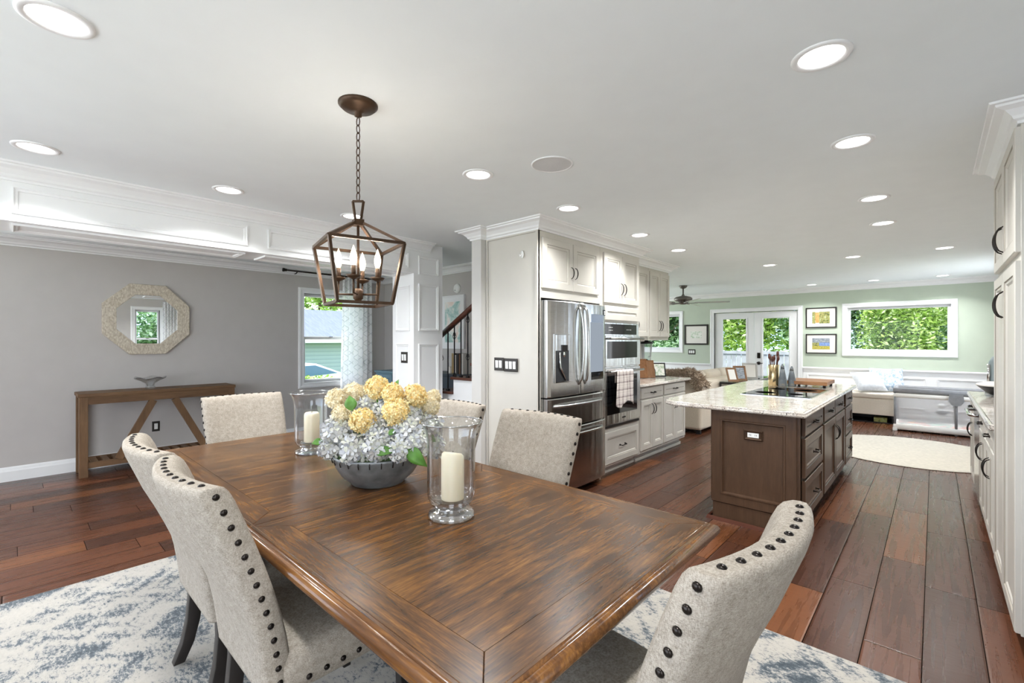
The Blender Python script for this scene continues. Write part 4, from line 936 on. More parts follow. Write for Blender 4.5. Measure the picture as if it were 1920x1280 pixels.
PL=[(-1.655,.775,0,'near-side dining chair at the left of the frame, its tall back closest to the camera'),
    (-2.215,.775,0,'near-side dining chair left of and behind the closest left-hand chair'),
    (-3.255,1.13,-PI/2,'dining chair at the far left head of the table by the console'),
    (-2.25,1.50,PI,'far-side dining chair partly hidden behind the flowers and the glass hurricane'),
    (-1.555,1.495,PI,'far-side dining chair in front of the refrigerator'),
    (-.680,1.072,PI/2-.085,'dining chair at the right head of the table, in the lower right foreground')]
for i,(x,y,a,lab) in enumerate(PL):
    if i==0: chair0.location=(x,y,.012); chair0.rotation_euler=(0,0,a); chair0['label']=lab
    else: copy_tree(chair0,(x,y,.012),a,lab)
for o in COL.objects:
    pass
# hurricanes + candles
TZ=.7605
def hurricane(x,y,lab,clab,s_=1.0,tilt=0):
    r=thing('hurricane_vase',lab,'candle holder',(x,y,TZ))
    g=G(); q=[(.0,0),(.084,0),(.088,.006),(.084,.018),(.060,.026),(.05,.034),(.052,.040),(.072,.046),(.080,.058)]
    g.lathe([(a*s_,b*s_) for a,b in q],(x,y,TZ),40,cap0=True,cap1=False); g.build('foot','glassbase',r)
    out=[(.080,.058),(.088,.075),(.090,.10),(.090,.26),(.093,.30),(.103,.335),(.116,.352),(.118,.356)]
    inn=[(.114,.354),(.100,.334),(.089,.30),(.086,.26),(.086,.10),(.083,.078),(.070,.064),(.0,.062)]
    g=G(); g.lathe([(a*s_,b*s_) for a,b in out+inn],(x,y,TZ),48,cap0=False,cap1=False); g.build('bowl','glass',r)
    g=G(); g.tube([(x+.116*s_*math.cos(2*PI*k/48),y+.116*s_*math.sin(2*PI*k/48),TZ+.355*s_) for k in range(48)],.0032,8,closed=True); g.build('rim','glassbase',r)
    c=thing('pillar_candle',clab,'candle',(x+.003,y+.004,TZ+.063*s_))
    g=G(); L=[]; cx,cy,cz=x+.003,y+.004,TZ+.0635*s_
    for rr,z in ((.040,0),(.043,.004),(.043,.150),(.041,.166),(.034,.174),(.018,.168),(.003,.165)):
        L.append([(cx+rr*math.cos(t),cy+rr*math.sin(t),cz+z*s_+(tilt*.010*math.cos(t+1.2) if z>.1 else 0)) for t in [2*PI*k/32 for k in range(32)]])
    g.loops(L,True,True,0,True); g.build('wax','candle',c)
    g=G(); g.tube([(cx,cy,cz+.163*s_),(cx+.002,cy,cz+.180*s_)],.0015,6); g.build('wick','wick',c)
hurricane(-1.345,1.125,'large clear glass hurricane vase on the right of the flowers','ivory pillar candle inside the right glass hurricane',1.0,1)
hurricane(-2.72,1.20,'clear glass hurricane vase left of the flowers','ivory pillar candle inside the left glass hurricane',1.0,0)
# bowl + flowers
BX,BY=-1.93,1.17
r=thing('flower_bowl','galvanised metal bowl with stitched rim holding hydrangeas','bowl',(BX,BY,TZ))
g=G(); g.lathe([(.0,.0),(.118,0),(.122,.004),(.124,.008),(.165,.045),(.192,.09),(.200,.125),(.204,.135),(.200,.14),(.194,.135),(.185,.09),(.15,.04),(.0,.02)],(BX,BY,TZ),56,cap0=False,cap1=False); g.build('bowl_body','tin',r)
g=G(); 
for k in range(26):
    a=2*PI*k/26; ca,sa=math.cos(a),math.sin(a)
    g.tube([(BX+.203*ca,BY+.203*sa,TZ+.132),(BX+.2065*ca,BY+.2065*sa,TZ+.125),(BX+.201*ca,BY+.201*sa,TZ+.108)],.0028,6)
g.build('rim_stitching','blackwood',r)
g=G(); g.lathe([(.188,.118),(.10,.135),(.0,.15)],(BX,BY,TZ),32,cap0=False,cap1=False); g.build('moss_filler','greenleaf',r)
def bloom(c,rad,nf,ps,mat,name,label,group,seed,petals=4,leaf=None):
    R=random.Random(seed); t=thing(name,label,'flower',tuple(c),group); c=Vector(c); g=G()
    for i in range(nf):
        z=1-2*(i+.5)/nf; a=i*2.39996+R.uniform(-.2,.2); q=math.sqrt(max(0,1-z*z))
        n=Vector((q*math.cos(a),q*math.sin(a),z)); p=c+n*rad*R.uniform(.80,1.10); n=(n+Vector((R.gauss(0,.22),R.gauss(0,.22),R.gauss(0,.22)))).normalized()
        u=n.cross(Vector((.3,.2,1))).normalized(); v=n.cross(u); ro=R.uniform(0,6.28); s_=ps*R.uniform(.8,1.2)
        b=len(g.v); base=[p]
        for k in range(petals):
            t0=ro+2*PI*k/petals; 
            def pt(ang,rr,h): return p+(u*math.cos(ang)+v*math.sin(ang))*rr+n*h
            w_=PI/petals*.98; h0=s_*.28
            vs=[p-n*s_*.12,pt(t0-w_*.75,s_*.62,h0*.55),pt(t0-w_*.42,s_*1.0,h0*R.uniform(.4,1.5)),pt(t0+w_*.42,s_*1.0,h0*R.uniform(.4,1.5)),pt(t0+w_*.75,s_*.62,h0*.55)]
            g.add(vs,[(0,1,2,3),(0,3,4)],0,True)
    g.build('florets',mat,t)
    g=G(); d=(Vector((BX,BY,TZ+.13))-c)
    g.tube([c,c+d*.9],.004,6); g.build('stem','greenleaf',t)
    g=G(); g.sphere(c,rad*.72,10,8); g.build('bloom_core',mat,t)
    return t
fw=fwd
def FP_(px,py,dd): # point near the bowl seen at pixel, dd metres nearer than bowl axis
    D=-BX*sn+BY*cs-dd; rr=(px-960)/FPX*D; p=rgt*rr+fw*D; return (p.x,p.y,H-(py-639)/FPX*D)
YB=[(632,748,-.0,.047,'cream'),(680,788,.13,.052,'yellow'),(742,772,.13,.056,'yellow'),(707,726,.02,.050,'yellow'),(778,742,.03,.052,'yellow'),(737,738,.06,.045,'yellow'),(664,738,-.05,.048,'cream'),(806,762,-.02,.042,'cream'),(640,776,.06,.040,'cream'),(812,745,-.10,.036,'cream')]
ylab=['cream pompom bloom at the left top of the bouquet','big yellow pompom bloom at the front left','big yellow pompom bloom at the front centre right','yellow pompom bloom at the very top','orange-yellow pompom bloom at the upper right','yellow pompom bloom between the top and the front centre','cream pompom bloom behind the upper left','cream pompom bloom on the right shoulder','cream pompom bloom below the left top one','small cream bloom at the rear right']
for i,(px,py,dd,rr,mt) in enumerate(YB):
    bloom(FP_(px,py,dd),rr,230,rr*.22,mt,'pompom_bloom',ylab[i],'yellow and cream pompom blooms',100+i,4)
BB=[(634,806,.06,.060),(622,838,.06,.050),(664,842,.15,.058),(706,838,.17,.055),(700,800,.10,.05),(722,775,.04,.05),(762,806,.12,.058),(782,828,.14,.055),(748,842,.17,.048),(805,800,.02,.055),(812,835,.02,.050),(655,800,.0,.05),(720,820,.12,.05),(770,782,.05,.05),(690,760,-.02,.045)]
bl=['upper left','lowest left','lower left front','lower centre front','middle left','upper centre','middle right','lower right front','lower centre right','far right upper','far right lower, behind the hurricane','left inner','middle centre','right inner','top inner']
for i,(px,py,dd,rr) in enumerate(BB):
    bloom(FP_(px,py,dd),rr,62,rr*.42,'blue','hydrangea_bloom','pale blue-white hydrangea head, %s of the bouquet'%bl[i],'pale blue hydrangea heads',200+i,4)
def leaf(px,py,dd,L_,W_,ang,nn,lab):
    c=Vector(FP_(px,py,dd)); t=thing('hydrangea_leaf',lab,'leaf',tuple(c),'green leaves in the bouquet')
    u=(rgt*math.cos(ang)+Vector((0,0,1))*math.sin(ang)); n=(-fw+rgt*nn[0]+Vector((0,0,nn[1]))).normalized(); u=(u-n*u.dot(n)).normalized(); v=n.cross(u)
    g=G(); L=[]
    for k in range(9):
        q=k/8; w=W_*math.sin(PI*min(1,q**.8))*(1-.25*q); p=c+u*L_*(q-.0)+n*(.012*math.sin(q*PI)-.02*q*q)
        L.append([p+v*w*s+n*(-abs(s)*-.18*w) for s in(-1,-.5,0,.5,1)])
    g.loops(L,False,False,0,True,False); g.build('blade','greenleaf',t,solid=.0012)
    g=G(); g.tube([c+u*L_*q+n*(.012*math.sin(q*PI)-.02*q*q-.001) for q in (0,.25,.5,.75,.97)],[.0018,.0015,.0012,.001,.0006],5); g.build('midrib','lawn',t)
leaf(660,770,.10,.075,.030,1.75,(.3,.3),'upright green leaf between the cream and front yellow blooms')
leaf(700,848,.21,.10,.024,.12,(0,.5),'light green leaf lying on the bowl rim at centre')
leaf(765,838,.18,.12,.036,-.75,(-.2,.2),'large green leaf drooping over the right of the bowl')
leaf(605,826,.05,.05,.018,3.4,(.3,.3),'small green leaf at the lower left near the left hurricane')
leaf(744,725,-.02,.04,.010,1.5,(0,.3),'dark narrow leaf poking up between the yellow blooms')
leaf(728,815,.16,.05,.014,.6,(0,.4),'small green leaf in the middle of the blue heads')
leaf(800,810,.06,.07,.020,-.9,(0,.2),'green leaf at the right behind the right hurricane')
# ================================================================ GRAY ROOM
r=thing('console_table','rustic brown console table with diagonal braces against the gray wall','console table',(-6.67,1.2,0))
CX0,CX1,CY0,CY1=-6.86,-6.48,.47,1.90
g=G(); g.box(CX0,CX1,CY0-.01,CY1+.01,.835,.87); g.build('table_top','console',r,bevel=.003)
g=G(); g.box(CX1-.03,CX1-.005,CY0+.05,CY1-.05,.755,.835); g.box(CX0+.005,CX0+.03,CY0+.05,CY1-.05,.755,.835); g.build('apron','console',r,bevel=.002)
for x in (CX0+.035,CX1-.035):
    for y in (CY0+.035,CY1-.035):
        g=G(); g.box(x-.033,x+.033,y-.035,y+.035,0,.835); g.build('leg','consoleZ',r,bevel=.003)
g=G(); g.box(CX1-.055,CX1-.015,CY0+.07,CY1-.07,.09,.15); g.box(CX0+.015,CX0+.055,CY0+.07,CY1-.07,.09,.15); g.build('stretcher','console',r,bevel=.002)
for k in range(14):
    y=CY0+.10+k*.092; g=G(); g.box(CX0+.02,CX1-.055,y,y+.055,.128,.148); g.build('shelf_slat','console',r)
ym=(CY0+CY1)/2
for s_ in(-1,1):
    g=G(); a=Vector((-6.5,ym+s_*.10,.755)); b=Vector((-6.5,ym+s_*.40,.15)); d=(b-a).normalized(); n=Vector((0,d.z,-d.y))*.035
    g.add([a-n+Vector((x,0,0)) for x in(-.02,.02)]+[a+n+Vector((x,0,0)) for x in(-.02,.02)]+[b-n+Vector((x,0,0)) for x in(-.02,.02)]+[b+n+Vector((x,0,0)) for x in(-.02,.02)],[(0,1,3,2),(4,6,7,5),(0,4,5,1),(2,3,7,6),(0,2,6,4),(1,5,7,3)]); g.build('brace','consoleZ',r)
r=thing('glass_bowl','clear wavy glass bowl on the console table','bowl',(-6.67,1.085,.87))
g=G(); L=[]
for rr,z in ((.045,0),(.047,.01),(.040,.04),(.045,.06),(.09,.10),(.15,.128),(.148,.131),(.085,.106),(.038,.065),(.03,.03),(.001,.025)):
    L.append([(-6.67+rr*(1+.06*math.sin(5*t)*(z>.08))*math.cos(t),1.085+rr*math.sin(t),.871+z+(.010*math.sin(5*t) if z>.09 else 0)) for t in [2*PI*k/50 for k in range(50)]])
g.loops(L,True,False,0,True); g.build('bowl_body','glass',r)
r=thing('octagonal_mirror','octagonal wall mirror with mother-of-pearl mosaic frame','mirror',(-6.88,1.095,1.675))
oc=[(math.cos(PI/8+k*PI/4),math.sin(PI/8+k*PI/4)) for k in range(8)]
def ocl(R_,x): return [(x,1.095+R_*a,1.675+R_*b) for a,b in oc]
g=G(); g.loops([ocl(.445,-6.899),ocl(.445,-6.862),ocl(.44,-6.858),ocl(.312,-6.858),ocl(.308,-6.868)],False,False,0,False); g.build('frame','mosaic',r)
g=G(); g.add(ocl(.31,-6.870),[tuple(range(8))]); g.add(ocl(.31,-6.885),[tuple(range(8))[::-1]]); g.build('mirror_glass','mirror',r)
def plate(name,F,w,h,n,lab,cat='light switch',kind='switch'):
    o=F(0,0,0); r=thing(name,lab,cat,o)
    g=G(); g.nest(lambda a,b,c:F(a-w/2,b-h/2,c),w,h,[(0,0),(0,.005),(.006,.008)],True); g.build('cover_plate','plate',r)
    for k in range(n):
        cx=(k-(n-1)/2)*.046
        g=G(); q=[F(cx-.017,-.034,.0085),F(cx+.017,-.034,.0085),F(cx+.017,.034,.012),F(cx-.017,.034,.012)]
        g.loops([[F(cx+a,b,.007) for a,b in((-.017,-.034),(.017,-.034),(.017,.034),(-.017,.034))],q],False,True,0,False); g.build('rocker','switch',r)
    return r
plate('outlet_plate',FR((-6.899,1.175,.395),(0,1,0)),.075,.12,1,'dark outlet plate on the gray wall under the console','outlet')
plate('switch_plate',FR((-2.99,3.078,1.205),(1,0,0)),.12,.12,2,'double dark switch plate on the cream panel, left one')
plate('switch_plate',FR((-2.84,3.078,1.20),(1,0,0)),.165,.12,3,'triple dark switch plate on the cream panel, right one')
plate('switch_plate',FR((-4.27,2.909,1.24),(1,0,0)),.12,.12,2,'double dark switch plate on the white column')
plate('switch_plate',FR((-4.19,10.799,1.165),(1,0,0)),.165,.12,3,'triple dark switch plate on the sage wall left of the doors')
# curtain + rod
r=thing('curtain_rod','dark metal curtain rod above the gray-room window','curtain rod',(-6.79,3.4,2.43))
g=G(); g.tube([(-6.80,2.66,2.43),(-6.80,4.2,2.43)],.012,10); g.build('rod','handle',r)
g=G(); g.v=[]; g.lathe([(.012,0),(.02,.01),(.02,.03),(.026,.04),(.026,.06),(.0,.062)],(0,0,0),16); g.v=[(-6.80+x,2.66-z,2.43+y) for x,y,z in g.v]; g.build('finial','handle',r)
for y in(2.80,4.15):
    g=G(); g.tube([(-6.9,y,2.40),(-6.84,y,2.40),(-6.80,y,2.415)],.008,8); g.build('bracket','handle',r)
g=G(); L=[]
for j in range(12):
    z=2.42-j*(2.41/11); L.append([(-6.80+.035*math.sin(q*2*PI*6.5)*(.7+.3*math.sin(j*.3)),3.50+q*.50+(.0 if j else 0)+.02*(j/11)*(q-.5)-(.05*(j/11))*(1-q),z) for q in [k/110 for k in range(111)]])
g.loops(L,False,False,0,True,False); g.build('curtain','curtain',label='white sheer curtain with grey trellis print right of the window',cat='curtain',loc=(-6.8,3.75,0))
g=G(); L=[]
for j in range(8):
    z=2.42-j*(2.41/7); L.append([(.82+.03*math.sin(q*2*PI*5.5),2.62+q*.34,z) for q in [k/80 for k in range(81)]])
g.loops(L,False,False,0,True,False); g.build('curtain','curtain',label='trellis curtain reflected in the octagonal mirror',cat='curtain',loc=(.82,2.8,0))
r=thing('teal_cabinet','muted teal cabinet in the corner of the gray room','cabinet',(-6.0,4.05,0))
g=G(); g.box(-6.47,-5.5,3.88,4.26,.0,.93); g.box(-6.49,-5.48,3.86,4.26,.93,.96); g.build('cabinet_box','teal',r,bevel=.004)
FTt=FR((-6.47,3.88,0),(1,0,0))
for k in range(2): cab_door(r,FTt,.02+k*.475,.72,.455,.19,('teal','teal'),0,.095,'drawer',.08); cab_door(r,FTt,.02+k*.475,.06,.455,.64,('teal','teal'),1 if k==0 else -1,.45)
# ================================================================ STAIRS
r=thing('staircase','white staircase with dark treads behind the panelled column','staircase',(-4.2,3.8,0))
y0,y1=3.42,3.86; run=.335; rise=.17; X0=-4.386-4*run
for k in range(2,7):
    x=X0+k*run; z=rise*(k+1)-.01+ .0
    if x+run>-3.32: x1=-3.32
    else: x1=x+run
    if x>-3.35: break
    g=G(); g.box(x-.025,x1,y0-.03,y1,z-.03,z); g.build('tread','rail',r,bevel=.006)
    g=G(); g.box(x,x1,y0,y1-.001,0,z-.03); g.build('riser','white',r)
D_=thing('hall_dresser','dark slate dresser against the stair hall wall','dresser',(-4.9,4.1,0))
g=G(); g.box(-5.4,-4.44,3.92,4.27,.05,.96); g.box(-5.42,-4.42,3.90,4.27,.96,.985); g.build('dresser_body','navy',D_,bevel=.004)
for k in range(3): g=G(); g.box(-5.36,-4.48,3.905,3.92,.10+k*.285,.365+k*.285); d_=g.build('drawer','navy',D_,bevel=.003); g=G(); g.tube([(-4.98,3.885,.235+k*.285),(-4.86,3.885,.235+k*.285)],.008,8); g.build('handle','handle',d_)
for k,(x,w_,h_,m_,lb) in enumerate(((-4.74,.045,.27,'gold','gold-spined book on the hall dresser, leftmost of the row'),(-4.69,.04,.25,'print','white book second from the left on the hall dresser'),(-4.645,.05,.27,'plate','dark book in the middle of the row on the hall dresser'),(-4.59,.045,.26,'wood2','brown book right of the dark one on the hall dresser'),(-4.54,.035,.27,'print','pale book at the right end of the row on the hall dresser'))):
    b_=thing('book',lb,'book',(x,4.05,.986),'books on the hall dresser'); g=G(); g.box(x,x+w_-.004,3.97,4.14,.986,.986+h_); g.build('cover',m_,b_); g=G(); g.box(x+.004,x+w_-.008,3.975,4.142,.99,.984+h_); g.build('pages','print',b_)
c_=thing('hall_candle','small white candle jar left of the books on the hall dresser','candle',(-4.80,4.0,.986)); g=G(); g.lathe([(.028,0),(.03,.004),(.03,.085),(.024,.09)],(-4.80,4.0,.986),18); g.build('jar','print',c_)
def balu(x,z0,z1,basket):
    g=G(); n=14; pts=[(x,y0+.03,z0+(z1-z0)*k/n) for k in range(n+1)]; g.tube(pts,.0075,4)
    g.box(x-.016,x+.016,y0+.014,y0+.046,z0,z0+.02)
    for zb in basket:
        for q in range(4):
            a=q*PI/2
            g.tube([(x+.02*math.sin(PI*t)*math.cos(a+t*2.5),y0+.03+.02*math.sin(PI*t)*math.sin(a+t*2.5),zb-.045+.09*t) for t in [i/8 for i in range(9)]],.0035,5)
    return g
rz=lambda x:1.535+(x+4.23)*.57
for i,(x,b) in enumerate(((-4.30,(1.22,)),(-4.185,()),(-4.07,(1.48,1.02)),(-3.955,()),(-3.84,(1.66,1.24)),(-4.42,()),(-4.55,(1.2,)),(-3.72,()),(-3.60,(1.7,)))):
    k=int((x-X0+.02)//run); z=rise*(k+1)-.01; balu(x,z,rz(x)-.02,b).build('baluster','black',r)
g=G(); L=[]
for x in (-4.62,-3.35):
    z=rz(x); L.append([(x,y0+.03+a,z+b) for a,b in ((-.022,-.03),(.022,-.03),(.03,0),(.024,.022),(0,.03),(-.024,.022),(-.03,0))])
g.loops(L,True,True,0,True); g.build('handrail','rail',r)
g=G(); g.box(-4.66,-4.60,y0,y0+.06,.3,1.42); g.build('newel_post','black',r)
r=thing('hall_picture','framed teal and peach abstract print in the stair hall','picture',(-4.95,4.29,1.7))
g=G(); g.nest(FR((-5.33,4.299,1.31),(1,0,0)),.50,.76,[(0,0),(0,.035),(.02,.035),(.022,.028)],True); g.build('frame','white',r)
g=G(); g.nest(FR((-5.25,4.2705,1.40),(1,0,0)),.34,.58,[(0,0),(.001,.001)],True); g.build('print','artteal',r)
r=thing('smoke_detector','round white smoke detector high on the stair hall wall','smoke detector',(-5.02,4.3,2.18))
g=G(); g.lathe([(.065,0),(.068,.01),(.06,.028),(.02,.034),(.0,.034)],(0,0,0),28,cap0=False); g.v=[(-5.0+x,4.3-z,2.165+y) for x,y,z in g.v]; g.build('housing','switch',r)
g=G(); g.lathe([(.008,.034),(.006,.037),(.0,.037)],(0,0,0),10); g.v=[(-5.02+x,4.3-z,2.14+y) for x,y,z in g.v]; g.build('test_button','plate',r)
# ================================================================ LIVING AREA
def picture(x0,x1,z0,z1,lab,fmat,inner,fw_=.02,group=None,mm=.09):
    r=thing('framed_picture',lab,'picture',((x0+x1)/2,10.79,(z0+z1)/2),group); F=FR((x0,10.799,z0),(1,0,0)); w,h=x1-x0,z1-z0
    g=G(); g.nest(F,w,h,[(0,0),(0,.022),(fw_,.022),(fw_,.012)],False); g.build('frame',fmat,r)
    g=G(); g.nest(F,w,h,[(fw_,.010),(fw_+.001,.011)],True); g.build('mat_board','print',r)
    for (a,b,c,d,m) in inner:
        g=G(); mv=mm*.72; a0=fw_+mm+a*(w-2*fw_-2*mm); b0=fw_+mv+b*(h-2*fw_-2*mv); a1=fw_+mm+c*(w-2*fw_-2*mm); b1=fw_+mv+d*(h-2*fw_-2*mv)
        g.add([F(a0,b0,.0125),F(a1,b0,.0125),F(a1,b1,.0125),F(a0,b1,.0125)],[(0,1,2,3)]); g.build('print',m,r)
picture(-1.90,-1.39,1.68,2.08,'upper of two framed prints right of the doors, orange doorway garden scene','blackwood',[(0,0,.18,1,'artgarden'),(.18,.06,.40,.95,'artorange'),(.40,0,1,1,'artgarden')],group='framed prints right of the doors')
picture(-1.90,-1.39,1.17,1.56,'lower of two framed prints right of the doors, blue and yellow flower field','blackwood',[(0,0,1,.3,'artyellow'),(0,.3,.4,.6,'artgarden'),(.4,.3,1,.62,'artblue'),(0,.6,1,1,'artgrey')],group='framed prints right of the doors')
picture(-4.36,-3.81,1.33,1.80,'dark framed pale green sketch left of the french doors','plate',[(.05,.2,.95,.8,'sketch')],.035,mm=.10)
# sofa (back toward the kitchen)
r=thing('sofa','cream upholstered sofa seen from its end with a fur throw','sofa',(-3.1,8.3,0))
g=G(); g.box(-3.50,-2.60,7.05,9.7,.06,.42); g.build('base','sofa',r,bevel=.03,seg=3)
g=G(); g.box(-2.86,-2.58,7.05,9.7,.40,.80); g.build('backrest','sofa',r,bevel=.07,seg=4)
for y in(7.04,9.5):
    g=G(); g.box(-3.52,-2.59,y,y+.22,.06,.80); g.build('arm','sofa',r,bevel=.05,seg=4)
for k in range(3):
    g=G(); g.box(-3.04,-2.84,7.28+k*.74,8.0+k*.74,.50,.92); g.build('back_cushion','sofa',r,bevel=.09,seg=4)
    g=G(); g.box(-3.50,-2.9,7.28+k*.74,8.0+k*.74,.40,.54); g.build('seat_cushion','sofa',r,bevel=.05,seg=3)
for x in(-3.45,-2.65):
    for y in(7.1,9.6):
        g=G(); g.box(x-.03,x+.03,y-.03,y+.03,0,.065); g.build('foot','black',r)
# fur throw
R=random.Random(5); g=G(); L=[]
def throw(u,v): # u along x, v from the hanging front edge over the arm top
    x=-3.85+u*1.30; drop=max(0,(u-.86)/.14); z=.93+.02*math.sin(u*9)-.20*drop**1.5
    if v<.45: q=(.45-v)/.45; return (x,6.99-.05*math.sin(q*2.2),z-q*(.17+.06*math.sin(u*6+1)))
    return (x,6.99+(v-.45)*.6,z+.03*math.sin(v*8+u*4))
for j in range(9): L.append([throw(i/20,j/8) for i in range(21)])
g.loops(L,False,False,0,True,False)
for _ in range(9000):
    u,v=R.random(),R.random(); p=Vector(throw(u,v)); d=Vector((R.gauss(0,.6),-.5+R.gauss(0,.5),R.gauss(.15,.6))).normalized(); s_=d.cross(Vector((R.gauss(0,1),R.gauss(0,1),R.gauss(0,1)))).normalized()*.006
    g.add([p-s_,p+s_,p+d*R.uniform(.035,.075)],[(0,1,2)])
g.build('fur_throw','fur',label='shaggy taupe fur throw draped over the near end of the sofa',cat='throw',loc=(-3.0,7.1,.8))
# glass sofa table
r=thing('glass_sofa_table','glass-topped console table with dark metal frame behind the sofa','console table',(-2.37,8.6,0))
g=G(); g.box(-2.56,-2.20,7.75,9.5,.755,.767); g.build('glass_top','tableglass',r)
g=G()
for x in(-2.55,-2.21): g.box(x-.012,x+.012,7.76,9.49,.725,.755)
for y in(7.77,9.48): g.box(-2.55,-2.21,y-.012,y+.012,.725,.755)
g.build('frame','black',r)
for x in(-2.55,-2.21):
    for y in(7.77,9.48):
        g=G(); g.box(x-.013,x+.013,y-.013,y+.013,0,.725); g.build('leg','black',r)
Z=.768
def easel(name,x,y,w,h,yaw,ang,fm,pm,lab):
    r=thing(name,lab,'picture frame',(x,y,Z)); c,s_=math.cos(yaw),math.sin(yaw)
    def F(a,b,d):
        yy=b*math.sin(ang)+d*math.cos(ang)*-1; zz=b*math.cos(ang); return (x+a*c-yy*s_,y+a*s_+yy*c,Z+zz)
    g=G(); g.nest(lambda a,b,d:F(a-w/2,b,d),w,h,[(0,0),(0,.014),(.025,.014),(.027,.008)],True,None,True); g.build('frame',fm,r)
    g=G(); g.nest(lambda a,b,d:F(a-w/2,b,d),w,h,[(.03,.0092),(.031,.0095)],True); g.build('photo',pm,r)
    g=G(); g.tube([F(0,h*.7,-.002),(x-.0*c-(h*.75)*math.sin(ang+.35)*s_,y+(h*.75)*math.sin(ang+.35)*c,Z+.002)],.005,6); g.build('stand','black',r)
easel('photo_frame',-2.40,7.92,.18,.23,.9,.38,'wood2','print','brown wooden photo frame at the near end of the glass table')
easel('photo_frame',-2.36,8.18,.20,.25,.7,.34,'wood2','artgrey','light wooden frame with a grey photograph on the glass table')
easel('photo_frame',-2.34,8.62,.24,.28,.4,.3,'chrome','print','clear silver frame with a white picture on the glass table')
# bench and pillows
r=thing('storage_bench','cream upholstered bench with open shoe shelf against the wainscot','bench',(-1.1,10.4,0))
g=G(); g.box(-1.85,-.50,10.12,10.76,.14,.42); g.build('bench_box','basket',r,bevel=.01)
g=G(); g.box(-1.86,-.49,10.10,10.77,.42,.52); g.build('cushion','basket',r,bevel=.035,seg=4)
g=G(); g.box(-1.85,-.50,10.16,10.76,0,.015); g.box(-1.85,-.50,10.72,10.76,.015,.14); 
for x in (-1.85,-1.2,-.53): g.box(x,x+.03,10.16,10.74,.015,.14)
g.build('shoe_shelf','black',r)
t=thing('shoe_box','small patterned box on the shelf under the bench','box',(-.68,10.3,.015)); g=G(); g.box(-.78,-.60,10.2,10.4,.016,.09); g.build('box_body','artgarden',t)
def pillow(x,y,z,w,h,t,rx,rz_,mat,lab):
    g=G(); n=12; M_=Matrix.Translation((x,y,z))@Matrix.Rotation(rz_,4,'Z')@Matrix.Rotation(rx,4,'X'); S=[]
    for s_ in(1,-1):
        b=len(g.v); 
        for j in range(n+1):
            for i in range(n+1):
                u,v=-1+2*i/n,-1+2*j/n; th=t*(max(0,(1-u**4)*(1-v**4)))**.6; k=1-.06*(1-abs(u*v))*(abs(u)>.5 or abs(v)>.5)
                g.v.append(tuple(M_@Vector((u*w/2*k,v*h/2*k,s_*th/2))))
        for j in range(n):
            for i in range(n):
                q=(b+j*(n+1)+i,b+j*(n+1)+i+1,b+(j+1)*(n+1)+i+1,b+(j+1)*(n+1)+i); g.f.append(q if s_>0 else q[::-1]); g.mi.append(0); g.sm.append(True)
    return g.build('throw_pillow',mat,label=lab,cat='pillow',group='pillows on the bench',loc=(x,y,z))
pillow(-.62,10.52,.73,.48,.46,.17,1.05,.25,'pillowblue','blue and white patterned pillow leaning at the back of the bench')
pillow(-.86,10.30,.70,.46,.42,.17,.80,.55,'pillowstripe','pale striped pillow in front on the bench')
# playpen
r=thing('playpen','grey and white mesh-sided baby playpen in front of the wainscot','playpen',(.2,10.0,0))
PX0,PX1,PY0,PY1=-.46,.86,9.50,10.08
def padring(z0,z1,o=0,m='padgrey',nm='top_rail'):
    g=G(); P=[(PX0-o,PY0-o),(PX1+o,PY0-o),(PX1+o,PY1+o),(PX0-o,PY1+o)]; g.sweep(P,[(0,z0),(.022,z0+.01),(.025,(z0+z1)/2),(.022,z1-.01),(0,z1),(-.02,z1),(-.025,(z0+z1)/2),(-.02,z0),(0,z0)],closed=True,sm=True); return g.build(nm,m,r)
padring(.60,.68); padring(.53,.60,-.003,'print','white_band'); padring(.02,.115,-.003,'print','bottom_band')
for x in(PX0,PX1,.24):
    for y in((PY0,PY1)):
        g=G(); g.tube([(x,y,0.0),(x,y,.62)],.016,10); g.build('post','padgrey',r)
for x in(PX0,PX1):
    for y in (PY0,PY1): g=G(); g.box(x-.028,x+.028,y-.028,y+.028,0,.05); g.build('foot','switch',r,bevel=.006)
for k,(a,b) in enumerate((((PX0,PY0),(.24,PY0)),((.24,PY0),(PX1,PY0)),((PX0,PY1),(PX1,PY1)),((PX0,PY0),(PX0,PY1)),((PX1,PY0),(PX1,PY1)))):
    g=G(); g.add([(a[0],a[1],.11),(b[0],b[1],.11),(b[0],b[1],.54),(a[0],a[1],.54)],[(0,1,2,3)]); g.build('mesh_panel','net',r)
g=G(); g.box(PX0+.02,PX1-.02,PY0+.02,PY1-.02,.05,.085); g.build('floor_mat','toys',r)
g=G(); F=FR((.155,PY0-.028,.47),(1,0,0)); pts=[(.17*k/12,-.0) for k in range(13)]
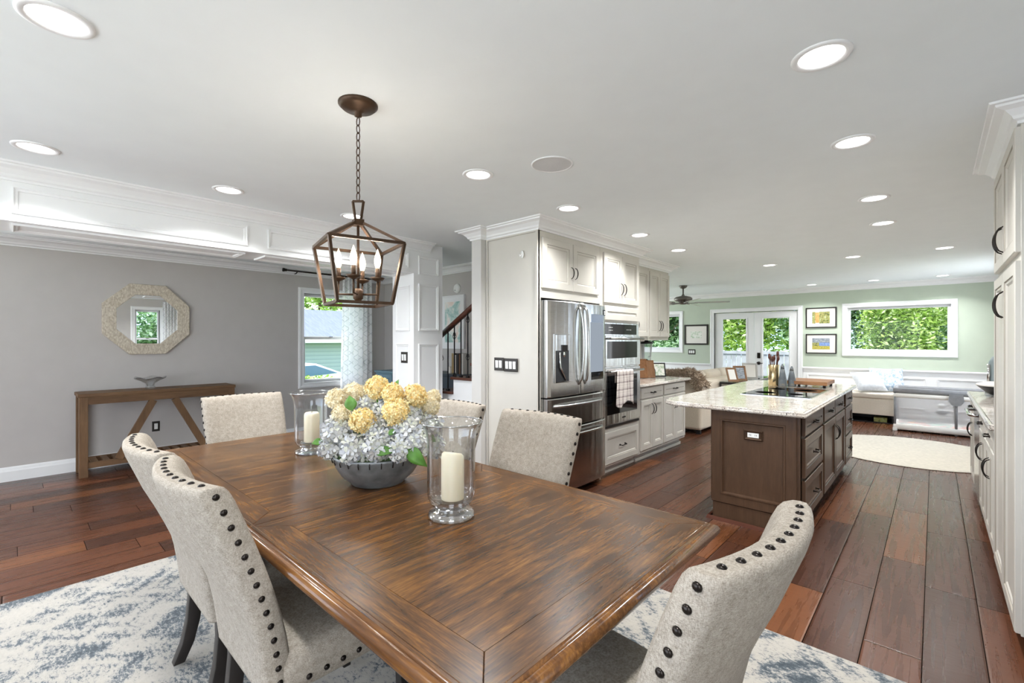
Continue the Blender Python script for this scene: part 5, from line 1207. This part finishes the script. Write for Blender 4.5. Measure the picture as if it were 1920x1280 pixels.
L=[[F(.01,.15,0),F(.16,.15,0),F(.17,.06,0),F(.14,.0,0),F(.085,-.02,0),F(.03,.0,0),F(0,.06,0)],[F(.01,.15,.012),F(.16,.15,.012),F(.17,.06,.02),F(.14,.0,.02),F(.085,-.02,.02),F(.03,.0,.02),F(0,.06,.02)]]
g.loops(L,True,True,0,False); g.build('side_pocket','padgrey',r)
t=thing('hanging_toy','grey and white plush toy hanging inside the playpen','toy',(.08,9.56,.45))
g=G(); g.sphere((.08,9.56,.43),.045,14,10,sz=.9); g.build('head','switch',t); g=G(); g.sphere((.08,9.56,.33),.05,14,10,sx=1.5,sz=.6); g.build('body','padgrey',t); g=G(); g.tube([(.08,9.56,.30),(.08,9.56,.22)],.02,8); g.tube([(.08,9.545,.60),(.08,9.55,.47)],.003,6); g.build('tail','switch',t)
# ceiling fan
fx,fy=-3.55,8.72
r=thing('ceiling_fan','pewter ceiling fan with wooden blades in the living area','ceiling fan',(fx,fy,CZ))
g=G(); g.lathe([(.075,0),(.075,-.02),(.055,-.045),(.02,-.06),(.014,-.065)],(fx,fy,CZ),24); g.build('canopy','fanmetal',r)
g=G(); g.lathe([(.013,-.06),(.013,-.16),(.03,-.19),(.04,-.20)],(fx,fy,CZ),14); g.build('downrod','fanmetal',r)
g=G(); g.lathe([(.04,-.195),(.13,-.215),(.165,-.24),(.165,-.275),(.13,-.30),(.08,-.31),(.08,-.345),(.05,-.36),(.001,-.362)],(fx,fy,CZ),32); g.build('motor','fanmetal',r)
for k in range(5):
    a=.36+k*2*PI/5; ca,sa=math.cos(a),math.sin(a)
    def FB(u,v,h): return (fx+ca*u-sa*v,fy+sa*u+ca*v,CZ-.335+h+v*.22)
    g=G(); g.prism([(.20,-.05),(.40,-.068),(.76,-.078),(.81,-.04),(.81,.04),(.76,.078),(.40,.068),(.20,.05)],0,.008,FB); b=g.build('blade','fanblade',r)
    g=G(); g.prism([(.08,-.02),(.17,-.012),(.26,-.035),(.26,.035),(.17,.012),(.08,.02)],-.008,0,FB); g.build('blade_bracket','fanmetal',b)
